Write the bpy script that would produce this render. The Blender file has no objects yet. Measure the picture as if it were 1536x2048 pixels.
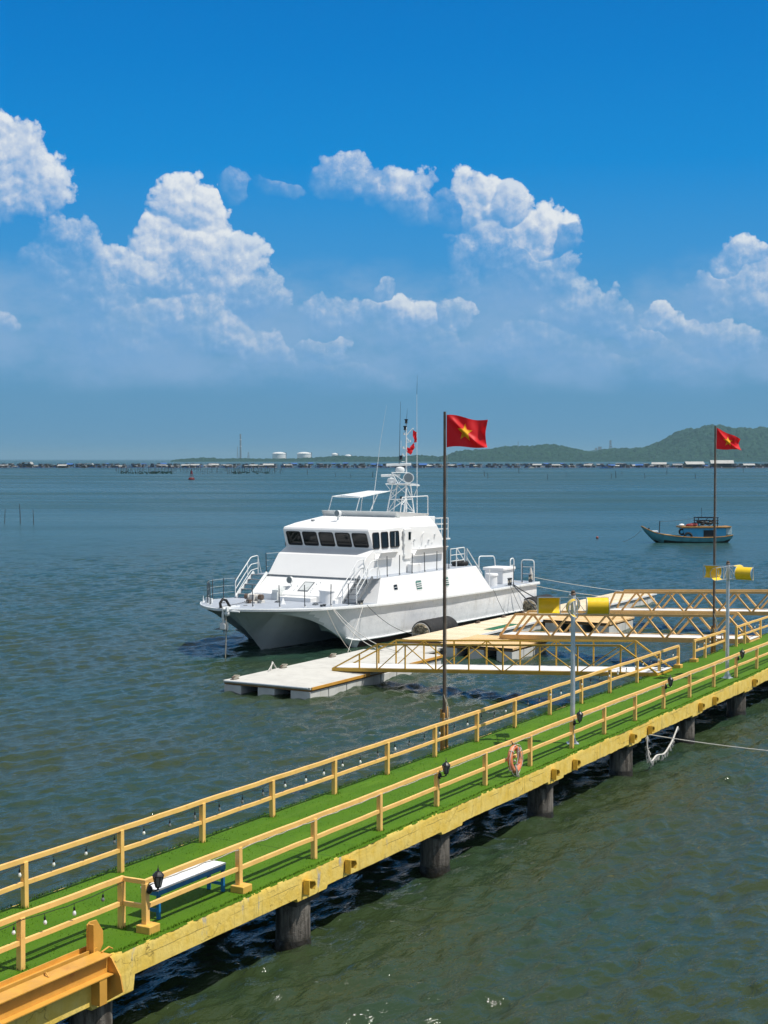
import bpy, bmesh, math, random
import numpy as np
from mathutils import Vector, Matrix
R = math.radians
sc = bpy.context.scene
col = sc.collection
random.seed(7)

# ---------------------------------------------------------------- camera
cam_d = bpy.data.cameras.new("camera"); cam = bpy.data.objects.new("camera", cam_d); col.objects.link(cam)
PITCH = math.atan(106 / 2950)
cam.location = (0, 0, 9.9); cam.rotation_euler = (math.pi / 2 - PITCH, 0, 0)
cam_d.sensor_fit = 'VERTICAL'; cam_d.sensor_height = 36; cam_d.lens = 2950 / 2048 * 36
cam_d.clip_start = 0.5; cam_d.clip_end = 90000
sc.camera = cam
sc.view_settings.view_transform = 'Standard'; sc.view_settings.look = 'None'
sc.view_settings.exposure = 0.0; sc.view_settings.gamma = 1.0

# ---------------------------------------------------------------- node helper
class NT:
    def __init__(s, tree): s.t = tree; s.n = tree.nodes; s.l = tree.links
    def node(s, kind, **kw):
        n = s.n.new(kind)
        for k, v in kw.items(): setattr(n, k, v)
        return n
    def put(s, sock, v):
        if v is None: return
        if isinstance(v, bpy.types.NodeSocket): s.l.new(v, sock)
        else:
            if hasattr(sock.default_value, '__len__') and not hasattr(v, '__len__'): v = [v] * len(sock.default_value)
            if hasattr(sock.default_value, '__len__') and len(sock.default_value) == 4 and len(v) == 3: v = tuple(v) + (1,)
            sock.default_value = v
    def m(s, op, a, b=None, c=None, clamp=False):
        n = s.n.new('ShaderNodeMath'); n.operation = op; n.use_clamp = clamp
        s.put(n.inputs[0], a); s.put(n.inputs[1], b); s.put(n.inputs[2], c); return n.outputs[0]
    def vm(s, op, a, b=None, out=0):
        n = s.n.new('ShaderNodeVectorMath'); n.operation = op
        s.put(n.inputs[0], a)
        if b is not None:
            if op == 'SCALE': s.put(n.inputs[3], b)
            else: s.put(n.inputs[1], b)
        return n.outputs['Value'] if op in ('LENGTH', 'DOT_PRODUCT', 'DISTANCE') else n.outputs[0]
    def noise(s, vec, scale, detail=4, rough=0.55, dist=0.0, out='Fac'):
        n = s.n.new('ShaderNodeTexNoise'); s.put(n.inputs['Vector'], vec)
        n.inputs['Scale'].default_value = scale; n.inputs['Detail'].default_value = detail
        n.inputs['Roughness'].default_value = rough; n.inputs['Distortion'].default_value = dist
        return n.outputs[out]
    def ramp(s, fac, stops, interp='LINEAR'):
        n = s.n.new('ShaderNodeValToRGB'); n.color_ramp.interpolation = interp
        e = n.color_ramp.elements
        while len(e) < len(stops): e.new(0.5)
        for i, (p, c) in enumerate(stops):
            e[i].position = p
            e[i].color = (c[0], c[1], c[2], 1) if hasattr(c, '__len__') else (c, c, c, 1)
        s.put(n.inputs[0], fac); return n.outputs[0]
    def mix(s, fac, a, b, blend='MIX'):
        n = s.n.new('ShaderNodeMix'); n.data_type = 'RGBA'; n.blend_type = blend
        s.put(n.inputs[0], fac); s.put(n.inputs[6], a); s.put(n.inputs[7], b); return n.outputs[2]
    def ss(s, v, a, b, lo=0.0, hi=1.0):
        n = s.n.new('ShaderNodeMapRange'); n.interpolation_type = 'SMOOTHSTEP'
        s.put(n.inputs[0], v); n.inputs[1].default_value = a; n.inputs[2].default_value = b
        n.inputs[3].default_value = lo; n.inputs[4].default_value = hi; return n.outputs[0]
    def xyz(s, x, y, z):
        n = s.n.new('ShaderNodeCombineXYZ'); s.put(n.inputs[0], x); s.put(n.inputs[1], y); s.put(n.inputs[2], z); return n.outputs[0]

# ---------------------------------------------------------------- sun
SUN = Vector((0.444, -0.125, 0.887)).normalized()
sd = bpy.data.lights.new("sun", 'SUN'); sd.energy = 5.0; sd.angle = R(0.53); sd.color = (1.0, 0.955, 0.88)
so = bpy.data.objects.new("sun", sd); col.objects.link(so)
so.rotation_euler = SUN.to_track_quat('Z', 'Y').to_euler(); so.location = (0, 0, 60)

# ---------------------------------------------------------------- world: sky with clouds
world = bpy.data.worlds.new("World"); sc.world = world; world.use_nodes = True
W = NT(world.node_tree); W.n.clear()
wout = W.node('ShaderNodeOutputWorld'); bg = W.node('ShaderNodeBackground')
sky = W.node('ShaderNodeTexSky', sky_type='NISHITA'); sky.sun_disc = False
sky.sun_elevation = math.asin(SUN.z); sky.sun_rotation = math.atan2(SUN.x, SUN.y)
sky.air_density = 1.0; sky.dust_density = 0.6; sky.ozone_density = 2.0
geo = W.node('ShaderNodeTexCoord').outputs['Generated']
sep = W.node('ShaderNodeSeparateXYZ'); W.put(sep.inputs[0], geo)
az = W.m('MULTIPLY', W.m('ARCTAN2', sep.outputs[0], sep.outputs[1]), 29.5)
el = W.m('MULTIPLY', W.m('ARCSINE', sep.outputs[2]), 29.5)      # both in units of 1.94 degrees
P = W.xyz(az, el, 0.0)
# cloud density as a node group (so it can be sampled twice for relief light)
blobs = [  # az, el, rx, ry, strength   (units of 1/29.5 rad)
 (-7.5,5.85,.7,.62,.95),(-7.1,5.2,.8,.6,.85),(-7.9,4.9,.6,.5,.7),(-8.0,4.2,.35,.4,.8),(-7.75,2.6,.45,.27,.75),
 (-3.85,4.8,.66,.52,1.05),(-4.1,4.25,.95,.6,1.0),(-4.85,3.85,.8,.45,.85),(-3.4,3.6,1.1,.75,.85),(-2.6,3.3,.7,.62,.65),
 (-3.6,2.7,1.1,.6,.75),(-3.0,2.35,.75,.3,.7),(-2.2,2.0,.5,.3,.6),(-6.2,4.1,.55,.5,.6),(-6.6,3.7,.55,.45,.52),(-5.7,3.4,.95,.7,.6),(-5.3,2.5,1.2,.8,.52),
 (-3.0,5.3,.26,.22,.5),(-2.15,5.35,.42,.16,.42),
 (-.75,5.55,.75,.36,.75),(.05,5.35,.8,.38,.78),(.6,4.95,.62,.36,.55),(1.2,4.95,.55,.34,.45),(1.9,5.1,.6,.5,.95),(2.45,5.05,.5,.42,.85),
 (2.95,4.45,.8,.52,1.0),(3.55,4.3,.42,.34,.6),(2.2,4.1,.8,.65,.68),(2.8,3.55,.9,.6,.58),
 (-.05,3.4,.28,.18,.6),(.45,2.9,.75,.36,.85),(-.8,2.85,.75,.4,.65),(1.35,2.95,.4,.36,.72),(-1.3,2.15,.5,.3,.72),(.9,2.2,1.0,.5,.3),
 (6.85,3.8,.45,.32,.8),(7.3,3.3,.55,.48,.8),(6.4,3.1,.5,.38,.6),(5.6,2.7,.62,.20,.75),(4.95,2.5,.5,.18,.7),(6.7,2.3,.65,.42,.65),
 (3.85,2.8,.85,.6,.6),(3.1,2.1,1.3,.5,.48),(-1.2,1.5,1.7,.4,.3),(5.2,1.7,1.6,.5,.32),]
def make_group(name):
    g = bpy.data.node_groups.new(name, 'ShaderNodeTree')
    g.interface.new_socket(name="P", in_out='INPUT', socket_type='NodeSocketVector')
    g.interface.new_socket(name="D", in_out='OUTPUT', socket_type='NodeSocketFloat')
    G = NT(g); return g, G, G.node('NodeGroupInput').outputs[0], G.node('NodeGroupOutput').inputs[0]
gp_, G, p0, gout = make_group("cloud_puffs")
acc = G.m('MULTIPLY', G.m('SUBTRACT', G.noise(p0, 1.5, 8, .58), .5), .95)
def puff(sc_, off, amt, wob):
    v = G.node('ShaderNodeTexVoronoi', feature='F1', voronoi_dimensions='2D'); v.inputs['Scale'].default_value = sc_
    G.put(v.inputs['Vector'], G.vm('ADD', G.vm('ADD', p0, off), G.vm('SCALE', wcol, wob)))
    d = v.outputs['Distance']
    return G.m('MULTIPLY', G.m('SUBTRACT', .36, G.m('MULTIPLY', d, d)), amt)
wcol = G.vm('SUBTRACT', G.noise(p0, 4.5, 4, .6, out='Color'), (.5, .5, .5))
acc = G.m('ADD', acc, puff(1.9, (3, 1, 0), .26, .34)); acc = G.m('ADD', acc, puff(4.6, (7, 5, 0), .15, .16)); acc = G.m('ADD', acc, puff(10.5, (1, 9, 0), .06, .07))
G.put(gout, acc)
gf_, G, p0, gout = make_group("cloud_field")
w1 = G.vm('SCALE', G.vm('SUBTRACT', G.noise(p0, 0.9, 4, .5, out='Color'), (.5, .5, .5)), 1.0)
pw = G.vm('MULTIPLY', G.vm('ADD', p0, w1), (1, 1, 0))
gf_.interface.new_socket(name="S", in_out='OUTPUT', socket_type='NodeSocketVector')
gout2 = G.n['Group Output'].inputs[1]
acc = None; sel = None
for (bx_, by_, rx, ry, st) in blobs:
    dv = G.vm('SUBTRACT', pw, (bx_, by_, 0))
    d = G.vm('LENGTH', G.vm('MULTIPLY', dv, (1 / (rx * 1.3), 1 / (ry * 1.3), 0)))
    v = G.m('SUBTRACT', 1.0, d)
    vec = G.xyz(G.vm('DOT_PRODUCT', dv, (.45 / rx, .85 / ry, 0)), st, 0.0)
    if acc is None: acc, sel = v, vec
    else:
        w = G.ss(G.m('SUBTRACT', v, acc), -.10, .10)
        sel = G.vm('ADD', sel, G.vm('SCALE', G.vm('SUBTRACT', vec, sel), w))
        acc = G.m('MAXIMUM', acc, v)
G.put(gout, acc); G.put(gout2, sel)
def grp(g_, vec, out=0):
    n = W.node('ShaderNodeGroup'); n.node_tree = g_; W.put(n.inputs[0], vec); return n.outputs[out] if out == 0 else (n.outputs[0], n.outputs[1])
F0, SV = grp(gf_, P, 1); Q0 = grp(gp_, P); Q1 = grp(gp_, W.vm('ADD', P, (.06, .10, 0)))
D0 = W.m('ADD', W.m('MINIMUM', F0, .7), Q0)
ssv = W.node('ShaderNodeSeparateXYZ'); W.put(ssv.inputs[0], SV); SH, OP = ssv.outputs[0], ssv.outputs[1]
elf = W.m('DIVIDE', el, 10.0)
base = W.ramp(elf, [(0.0, (.110, .295, .49)), (.12, (.112, .305, .515)), (.26, (.095, .325, .60)), (.40, (.045, .295, .65)), (.58, (.004, .250, .655)), (.78, (.0, .203, .60)), (1.0, (.0, .165, .53))])
# thin low veil
veil = W.m('MULTIPLY', W.noise(W.vm('MULTIPLY', P, (1, 1.8, 1)), .55, 6, .6), W.m('MULTIPLY', W.ss(el, .6, 2.0), W.ss(el, 5.2, 2.6)))
base = W.mix(W.ss(veil, .20, .62, 0, .8), base, (.24, .42, .67))
soft = W.ss(SH, .35, -.9, .16, .85)
alpha = W.m('DIVIDE', W.m('SUBTRACT', D0, .12), soft, clamp=True)
alpha = W.m('MULTIPLY', W.m('MULTIPLY', alpha, W.m('SUBTRACT', 2.0, alpha)), W.ss(OP, .25, .95, .34, .98))
alpha = W.m('MULTIPLY', alpha, W.ss(el, .5, 2.5, .0, .97))
alpha = W.m('MULTIPLY', alpha, W.m('MAXIMUM', W.ss(OP, .55, .95), W.ss(W.noise(W.vm('ADD', P, (2, 6, 0)), 1.5, 8, .72), .34, .60, .25, 1.0)))
rel = W.m('SUBTRACT', Q0, Q1)
lit = W.m('ADD', W.m('MULTIPLY', rel, 1.6), W.m('MULTIPLY', SH, .42))
lit = W.m('ADD', lit, W.ss(OP, .35, 1.05, .10, .56))
lit = W.m('ADD', lit, W.m('MULTIPLY', W.m('SUBTRACT', W.noise(P, .9, 5, .6), .52), .9))
lit = W.m('MULTIPLY', W.ss(lit, -.15, 1.05), W.ss(el, 1.2, 3.6, .62, 1.0))
ccol = W.ramp(lit, [(0, (.15, .36, .66)), (.3, (.27, .45, .71)), (.55, (.44, .56, .75)), (.8, (.63, .70, .80)), (1, (.82, .85, .87))])
cl = W.mix(alpha, base, ccol)
nis = W.vm('SCALE', sky.outputs[0], 0.085)
# above the photo's frame: the Nishita sky with scattered white cloud
hc = W.ss(W.noise(geo, 3.0, 5, .6), .34, .58, .15, .9)
nis = W.mix(hc, nis, (.50, .53, .57))
low_ = W.mix(W.ss(el, 2, 9), base, nis)
nis = low_
up = W.m('MAXIMUM', W.ss(el, 11, 17), W.m('MAXIMUM', W.ss(W.m('ABSOLUTE', az), 11, 16), W.ss(el, -.3, -.8)))
bg2 = W.node('ShaderNodeBackground'); W.put(bg2.inputs[0], nis); W.put(bg.inputs[0], cl)
mxs = W.node('ShaderNodeMixShader'); W.put(mxs.inputs[0], up); W.l.new(bg.outputs[0], mxs.inputs[1]); W.l.new(bg2.outputs[0], mxs.inputs[2])
W.l.new(mxs.outputs[0], wout.inputs[0])
world.cycles.sampling_method = 'MANUAL'; world.cycles.sample_map_resolution = 256

# ---------------------------------------------------------------- materials
def mat(name, c, rough=.5, metal=0.0, var=0.0, vs=3.0, bump=0.0, bs=20.0, dirt=None, spec=.5, c2=None, streak=False, coat=0):
    m = bpy.data.materials.new(name); m.use_nodes = True; T = NT(m.node_tree)
    b = T.n['Principled BSDF']; b.inputs['Roughness'].default_value = rough; b.inputs['Metallic'].default_value = metal
    b.inputs['Specular IOR Level'].default_value = spec
    co = T.node('ShaderNodeTexCoord').outputs['Object']
    out = None
    if var or c2:
        cc = c2 or tuple(min(1, k * (1 - var)) for k in c)
        out = T.mix(T.ss(T.noise(co, vs, 6, .6), .35, .68), c, cc)
    if dirt:
        dc, ds, amt = dirt
        vec = T.vm('MULTIPLY', co, (1, 1, .12)) if streak else co
        f = T.ss(T.noise(vec, ds, 8, .65), .55, .75, 0, amt)
        out = T.mix(f, out if out else c, dc)
    if out is None: T.put(b.inputs['Base Color'], c)
    else: T.put(b.inputs['Base Color'], out)
    if bump:
        bn = T.node('ShaderNodeBump'); bn.inputs['Strength'].default_value = 1; bn.inputs['Distance'].default_value = bump
        T.put(bn.inputs['Height'], T.noise(co, bs, 6, .6)); T.put(b.inputs['Normal'], bn.outputs[0])
    if var or dirt:
        T.put(b.inputs['Roughness'], T.ss(T.noise(co, vs * 2.3, 4), .3, .7, max(.02, rough - .1), min(1, rough + .12)))
    return m
M = {}
M['hull'] = mat('white_hull_paint', (.90, .91, .92), .34, var=.10, vs=.9, bump=.030, bs=1.3, dirt=((.55, .52, .46), 1.6, .40), streak=True)
M['house'] = mat('white_house_paint', (.80, .80, .795), .42, var=.03, vs=.8, bump=.004, bs=2.2, dirt=((.62, .60, .55), 2.0, .16), streak=True)
M['under'] = mat('grey_underside_paint', (.60, .63, .63), .5, var=.12, vs=.8, bump=.01, bs=1.5, dirt=((.25, .27, .22), 1.8, .45), streak=True)
M['anti'] = mat('dark_red_antifouling', (.05, .02, .018), .7, var=.3)
M['deck'] = mat('grey_blue_deck_paint', (.36, .40, .46), .65, var=.14, vs=1.6, bump=.003, bs=30, dirt=((.22, .23, .24), 2.2, .4))
M['rail'] = mat('white_tube_paint', (.78, .80, .80), .35, var=.1, vs=8)
M['post'] = mat('dark_steel_tube', (.10, .11, .12), .4, metal=.6, var=.3, vs=9)
M['glass'] = mat('dark_window_glass', (.004, .005, .006), .08, spec=.35)
M['rubber'] = mat('black_rubber', (.012, .012, .013), .75, var=.4, vs=6, bump=.006, bs=14, dirt=((.11, .10, .09), 3, .5))
M['black'] = mat('black_enamel', (.012, .012, .014), .4, var=.2)
M['stair'] = mat('grey_stair_metal', (.25, .27, .29), .5, metal=.3, var=.25, vs=6)
M['chrome'] = mat('grey_lamp_glass', (.30, .31, .30), .2, metal=.5)
M['rope'] = mat('pale_rope', (.42, .39, .32), .9, var=.35, vs=20, bump=.003, bs=60)
M['ropew'] = mat('white_rope', (.62, .60, .56), .9, var=.2, vs=20)
M['green'] = mat('green_vent', (.03, .16, .13), .5)
M['foamend'] = mat('torn_foam', (.42, .35, .24), .95, var=.7, vs=6, bump=.05, bs=8, dirt=((.10, .05, .02), 5, .8))
M['raily'] = mat('pale_yellow_rail_paint', (.90, .54, .165), .45, var=.12, vs=2.5, bump=.002, bs=15, dirt=((.55, .24, .06), 4.5, .7))
M['postd'] = mat('yellow_block_paint', (.70, .42, .08), .5, var=.18, vs=4, bump=.003, bs=15, dirt=((.40, .22, .05), 4, .5))
M['beam'] = mat('orange_yellow_steel', (.66, .34, .06), .42, var=.15, vs=3, bump=.003, bs=9, dirt=((.33, .10, .03), 2.6, .6))
M['truss'] = mat('ochre_truss_paint', (.60, .35, .035), .5, var=.15, vs=1.5, bump=.002, bs=12, dirt=((.25, .11, .03), 2.2, .55))
M['trusst'] = mat('tan_truss_paint', (.76, .46, .16), .5, var=.15, vs=1.5, bump=.002, bs=12, dirt=((.33, .16, .05), 2.2, .5))
M['walk'] = mat('white_walkway_panel', (.74, .74, .72), .6, var=.08, vs=1.5, dirt=((.45, .42, .36), 1.6, .4))
M['pile'] = mat('dark_concrete_pile', (.155, .138, .118), .85, var=.35, vs=2.2, bump=.014, bs=7, dirt=((.018, .016, .012), 3.0, .95), streak=True)
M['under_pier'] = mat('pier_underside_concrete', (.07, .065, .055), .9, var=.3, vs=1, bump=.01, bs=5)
M['galv'] = mat('galvanised_pole', (.66, .70, .74), .38, metal=.55, var=.12, vs=5)
M['vyellow'] = mat('yellow_blade_paint', (.88, .58, .015), .38, var=.06, vs=5)
M['blue'] = mat('blue_bench_paint', (.010, .16, .42), .45, var=.25, vs=6, dirt=((.05, .07, .09), 6, .5))
M['white'] = mat('white_board', (.80, .81, .82), .5, var=.05, vs=4, dirt=((.55, .53, .5), 5, .25))
M['orange'] = mat('faded_orange_plastic', (.70, .16, .05), .6, var=.25, vs=5, bump=.004, bs=18, c2=(.68, .30, .17), dirt=((.32, .13, .07), 7, .5))
M['rust'] = mat('brown_steel_pole', (.17, .12, .09), .55, metal=.3, var=.45, vs=3, bump=.002, bs=25)
M['clampw'] = mat('orange_timber', (.56, .29, .07), .7, var=.35, vs=3, bump=.006, bs=9, dirt=((.20, .10, .03), 3, .6), streak=True)
M['wood'] = mat('brown_timber', (.33, .17, .05), .7, var=.4, vs=3, bump=.006, bs=9, dirt=((.10, .05, .02), 3, .6), streak=True)
M['conc'] = mat('pale_pontoon_concrete', (.55, .54, .50), .85, var=.12, vs=1.2, bump=.004, bs=12, dirt=((.30, .27, .22), 2.4, .5))
M['float'] = mat('white_float_block', (.62, .62, .59), .7, var=.15, vs=1.5, bump=.006, bs=6, dirt=((.22, .17, .09), 1.8, .8), streak=True)
M['flag'] = mat('red_flag_cloth', (.80, .006, .012), .55)
M['star'] = mat('yellow_star_cloth', (.85, .52, .01), .75)
M['bulb'] = mat('white_bulb_glass', (.80, .80, .78), .18)
M['lglass'] = mat('dusty_lantern_glass', (.16, .17, .17), .25)
M['greenmat'] = mat('green_mat', (.01, .13, .06), .8, var=.2)

def flag_trans(m):
    T = NT(m.node_tree); b = T.n['Principled BSDF']; tr = T.node('ShaderNodeBsdfTranslucent')
    tr.inputs[0].default_value = tuple(min(1, v * 1.6) for v in b.inputs['Base Color'].default_value[:3]) + (1,)
    ms = T.node('ShaderNodeMixShader'); ms.inputs[0].default_value = .35
    T.l.new(b.outputs[0], ms.inputs[1]); T.l.new(tr.outputs[0], ms.inputs[2]); T.l.new(ms.outputs[0], T.n['Material Output'].inputs[0])
flag_trans(M['flag']); flag_trans(M['star'])

def plank_mat(name, c, c2, w, axis):
    m = bpy.data.materials.new(name); m.use_nodes = True; T = NT(m.node_tree); b = T.n['Principled BSDF']
    co = T.node('ShaderNodeTexCoord').outputs['Object']; s = T.node('ShaderNodeSeparateXYZ'); T.put(s.inputs[0], co)
    u = T.m('DIVIDE', s.outputs[axis], w); fr = T.m('FRACT', u); idn = T.m('FLOOR', u)
    wn = T.node('ShaderNodeTexWhiteNoise', noise_dimensions='1D'); T.put(wn.inputs['W'], idn)
    c_ = T.mix(T.ss(wn.outputs[0], 0, 1), c, c2)
    sv = (1, .12, 1) if axis == 0 else (.12, 1, 1)
    c_ = T.mix(T.ss(T.noise(T.vm('MULTIPLY', co, sv), 9, 6), .45, .75, 0, .55), c_, tuple(k * .55 for k in c))
    gap = T.m('MULTIPLY', T.ss(fr, .0, .06), T.ss(fr, 1.0, .94))
    c_ = T.mix(gap, (.05, .035, .02), c_)
    T.put(b.inputs['Base Color'], c_); b.inputs['Roughness'].default_value = .8
    bn = T.node('ShaderNodeBump'); bn.inputs['Distance'].default_value = .02; T.put(bn.inputs['Height'], gap); T.put(b.inputs['Normal'], bn.outputs[0])
    return m
M['plank'] = plank_mat('weathered_planks', (.80, .68, .50), (.68, .54, .36), .22, 0)
M['planko'] = plank_mat('orange_brown_planks', (.68, .42, .17), (.74, .54, .30), .22, 0)

def turf_mat():
    m = bpy.data.materials.new('artificial_turf'); m.use_nodes = True; T = NT(m.node_tree); b = T.n['Principled BSDF']
    co = T.node('ShaderNodeTexCoord').outputs['Object']
    c = T.mix(T.ss(T.noise(co, 1.1, 5), .3, .7), (.054, .148, .002), (.080, .192, .004))
    c = T.mix(T.ss(T.noise(T.vm('MULTIPLY', co, (1, .5, 1)), 55, 4, .7), .35, .65), tuple([.060, .140, .001]), c)
    c = T.mix(T.ss(T.noise(T.vm('MULTIPLY', co, (.35, 1, 1)), .9, 5, .6), .52, .72, 0, .5), c, (.12, .24, .008))
    st = T.node('ShaderNodeSeparateXYZ'); T.put(st.inputs[0], co)
    c = T.mix(T.m('MULTIPLY', T.ss(T.noise(T.vm('MULTIPLY', co, (.12, 1.6, 1)), 1.2, 5, .6), .46, .70), .40), c, (.105, .195, .015))
    c = T.mix(T.ss(T.noise(co, 3.3, 8, .75), .60, .72, 0, .45), c, (.06, .09, .012))
    seam = T.m('ABSOLUTE', T.m('SUBTRACT', T.m('FRACT', T.m('DIVIDE', T.m('ADD', st.outputs[0], T.m('MULTIPLY', T.noise(co, 2.5, 3), .06)), 8.4)), .5))
    c = T.mix(T.ss(seam, .0035, .001, 0, .6), c, (.02, .05, .003))
    T.put(b.inputs['Base Color'], c); b.inputs['Roughness'].default_value = .75; b.inputs['Specular IOR Level'].default_value = .2
    bn = T.node('ShaderNodeBump'); bn.inputs['Distance'].default_value = .016
    T.put(bn.inputs['Height'], T.m('ADD', T.noise(co, 60, 4, .7), T.m('MULTIPLY', T.noise(co, 7, 3), .25))); T.put(b.inputs['Normal'], bn.outputs[0])
    return m
M['turf'] = turf_mat()
def fascia_mat():
    m = bpy.data.materials.new('peeling_yellow_concrete'); m.use_nodes = True; T = NT(m.node_tree); b = T.n['Principled BSDF']
    co = T.node('ShaderNodeTexCoord').outputs['Object']
    s = T.node('ShaderNodeSeparateXYZ'); T.put(s.inputs[0], co)
    c = T.mix(T.ss(T.noise(co, 3.5, 6), .3, .7), (.76, .52, .085), (.82, .61, .16))
    # runs and stains: vertical, rooted at random places along the beam
    st = T.noise(T.xyz(T.m('MULTIPLY', s.outputs[0], 1.0), 0.0, T.m('MULTIPLY', s.outputs[2], .10)), 7, 8, .7)
    big = T.noise(T.xyz(T.m('MULTIPLY', s.outputs[0], 1.0), 0.0, 0.0), .35, 3, .5)
    c = T.mix(T.m('MULTIPLY', T.ss(st, .5, .72), T.ss(big, .44, .66, .12, .95)), c, (.13, .095, .035))
    c = T.mix(T.ss(T.noise(co, 9, 8, .75), .62, .74, 0, .55), c, (.30, .24, .12))
    vo = T.node('ShaderNodeTexVoronoi', feature='DISTANCE_TO_EDGE'); vo.inputs['Scale'].default_value = 1.15
    T.put(vo.inputs['Vector'], T.vm('ADD', T.vm('MULTIPLY', co, (1, 1, 1.6)), T.vm('SCALE', T.noise(co, 4, 5, .6, out='Color'), .55)))
    crack = T.m('MULTIPLY', T.ss(vo.outputs[0], .009, .0), T.ss(T.noise(co, 1.3, 2), .52, .6))
    jt = T.m('MULTIPLY', T.ss(T.m('ABSOLUTE', T.m('SUBTRACT', T.m('ADD', s.outputs[2], T.m('MULTIPLY', T.noise(co, 3, 3), .05)), 1.46)), .012, .003), T.ss(T.noise(co, 1.1, 3), .48, .60, 0, .7))
    c = T.mix(T.m('MAXIMUM', T.m('MULTIPLY', crack, .55), jt), c, (.16, .11, .03))
    c = T.mix(T.m('MULTIPLY', T.ss(T.noise(T.vm('MULTIPLY', co, (1, 1, .4)), 2.3, 5, .6), .63, .70), .9), c, (.42, .40, .36))
    T.put(b.inputs['Base Color'], c); b.inputs['Roughness'].default_value = .7
    bn = T.node('ShaderNodeBump'); bn.inputs['Distance'].default_value = .03
    T.put(bn.inputs['Height'], T.m('ADD', T.m('MULTIPLY', T.noise(T.vm('MULTIPLY', co, (1, 1, .75)), 11, 6, .65), .6), T.m('MULTIPLY', crack, -.6))); T.put(b.inputs['Normal'], bn.outputs[0])
    return m
M['fascia'] = fascia_mat()
def pile_mat():
    m = bpy.data.materials.new('streaked_concrete_pile'); m.use_nodes = True; T = NT(m.node_tree); b = T.n['Principled BSDF']
    co = T.node('ShaderNodeTexCoord').outputs['Object']; sp = T.node('ShaderNodeSeparateXYZ'); T.put(sp.inputs[0], co)
    c = T.mix(T.ss(T.noise(T.vm('MULTIPLY', co, (1, 1, .10)), 6.5, 6, .65), .40, .62), (.045, .038, .030), (.20, .18, .155))
    c = T.mix(T.ss(T.noise(co, 4, 7, .7), .50, .70, 0, .8), c, (.05, .042, .030))
    c = T.mix(T.ss(T.m('ADD', sp.outputs[2], T.m('MULTIPLY', T.noise(co, 6, 4), .35)), .45, .25), c, (.028, .024, .014))
    T.put(b.inputs['Base Color'], c); T.put(b.inputs['Roughness'], T.ss(sp.outputs[2], .1, .4, .35, .85))
    bn = T.node('ShaderNodeBump'); bn.inputs['Distance'].default_value = .03; T.put(bn.inputs['Height'], T.noise(co, 9, 8, .7)); T.put(b.inputs['Normal'], bn.outputs[0]); return m
M['pile'] = pile_mat()

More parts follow.
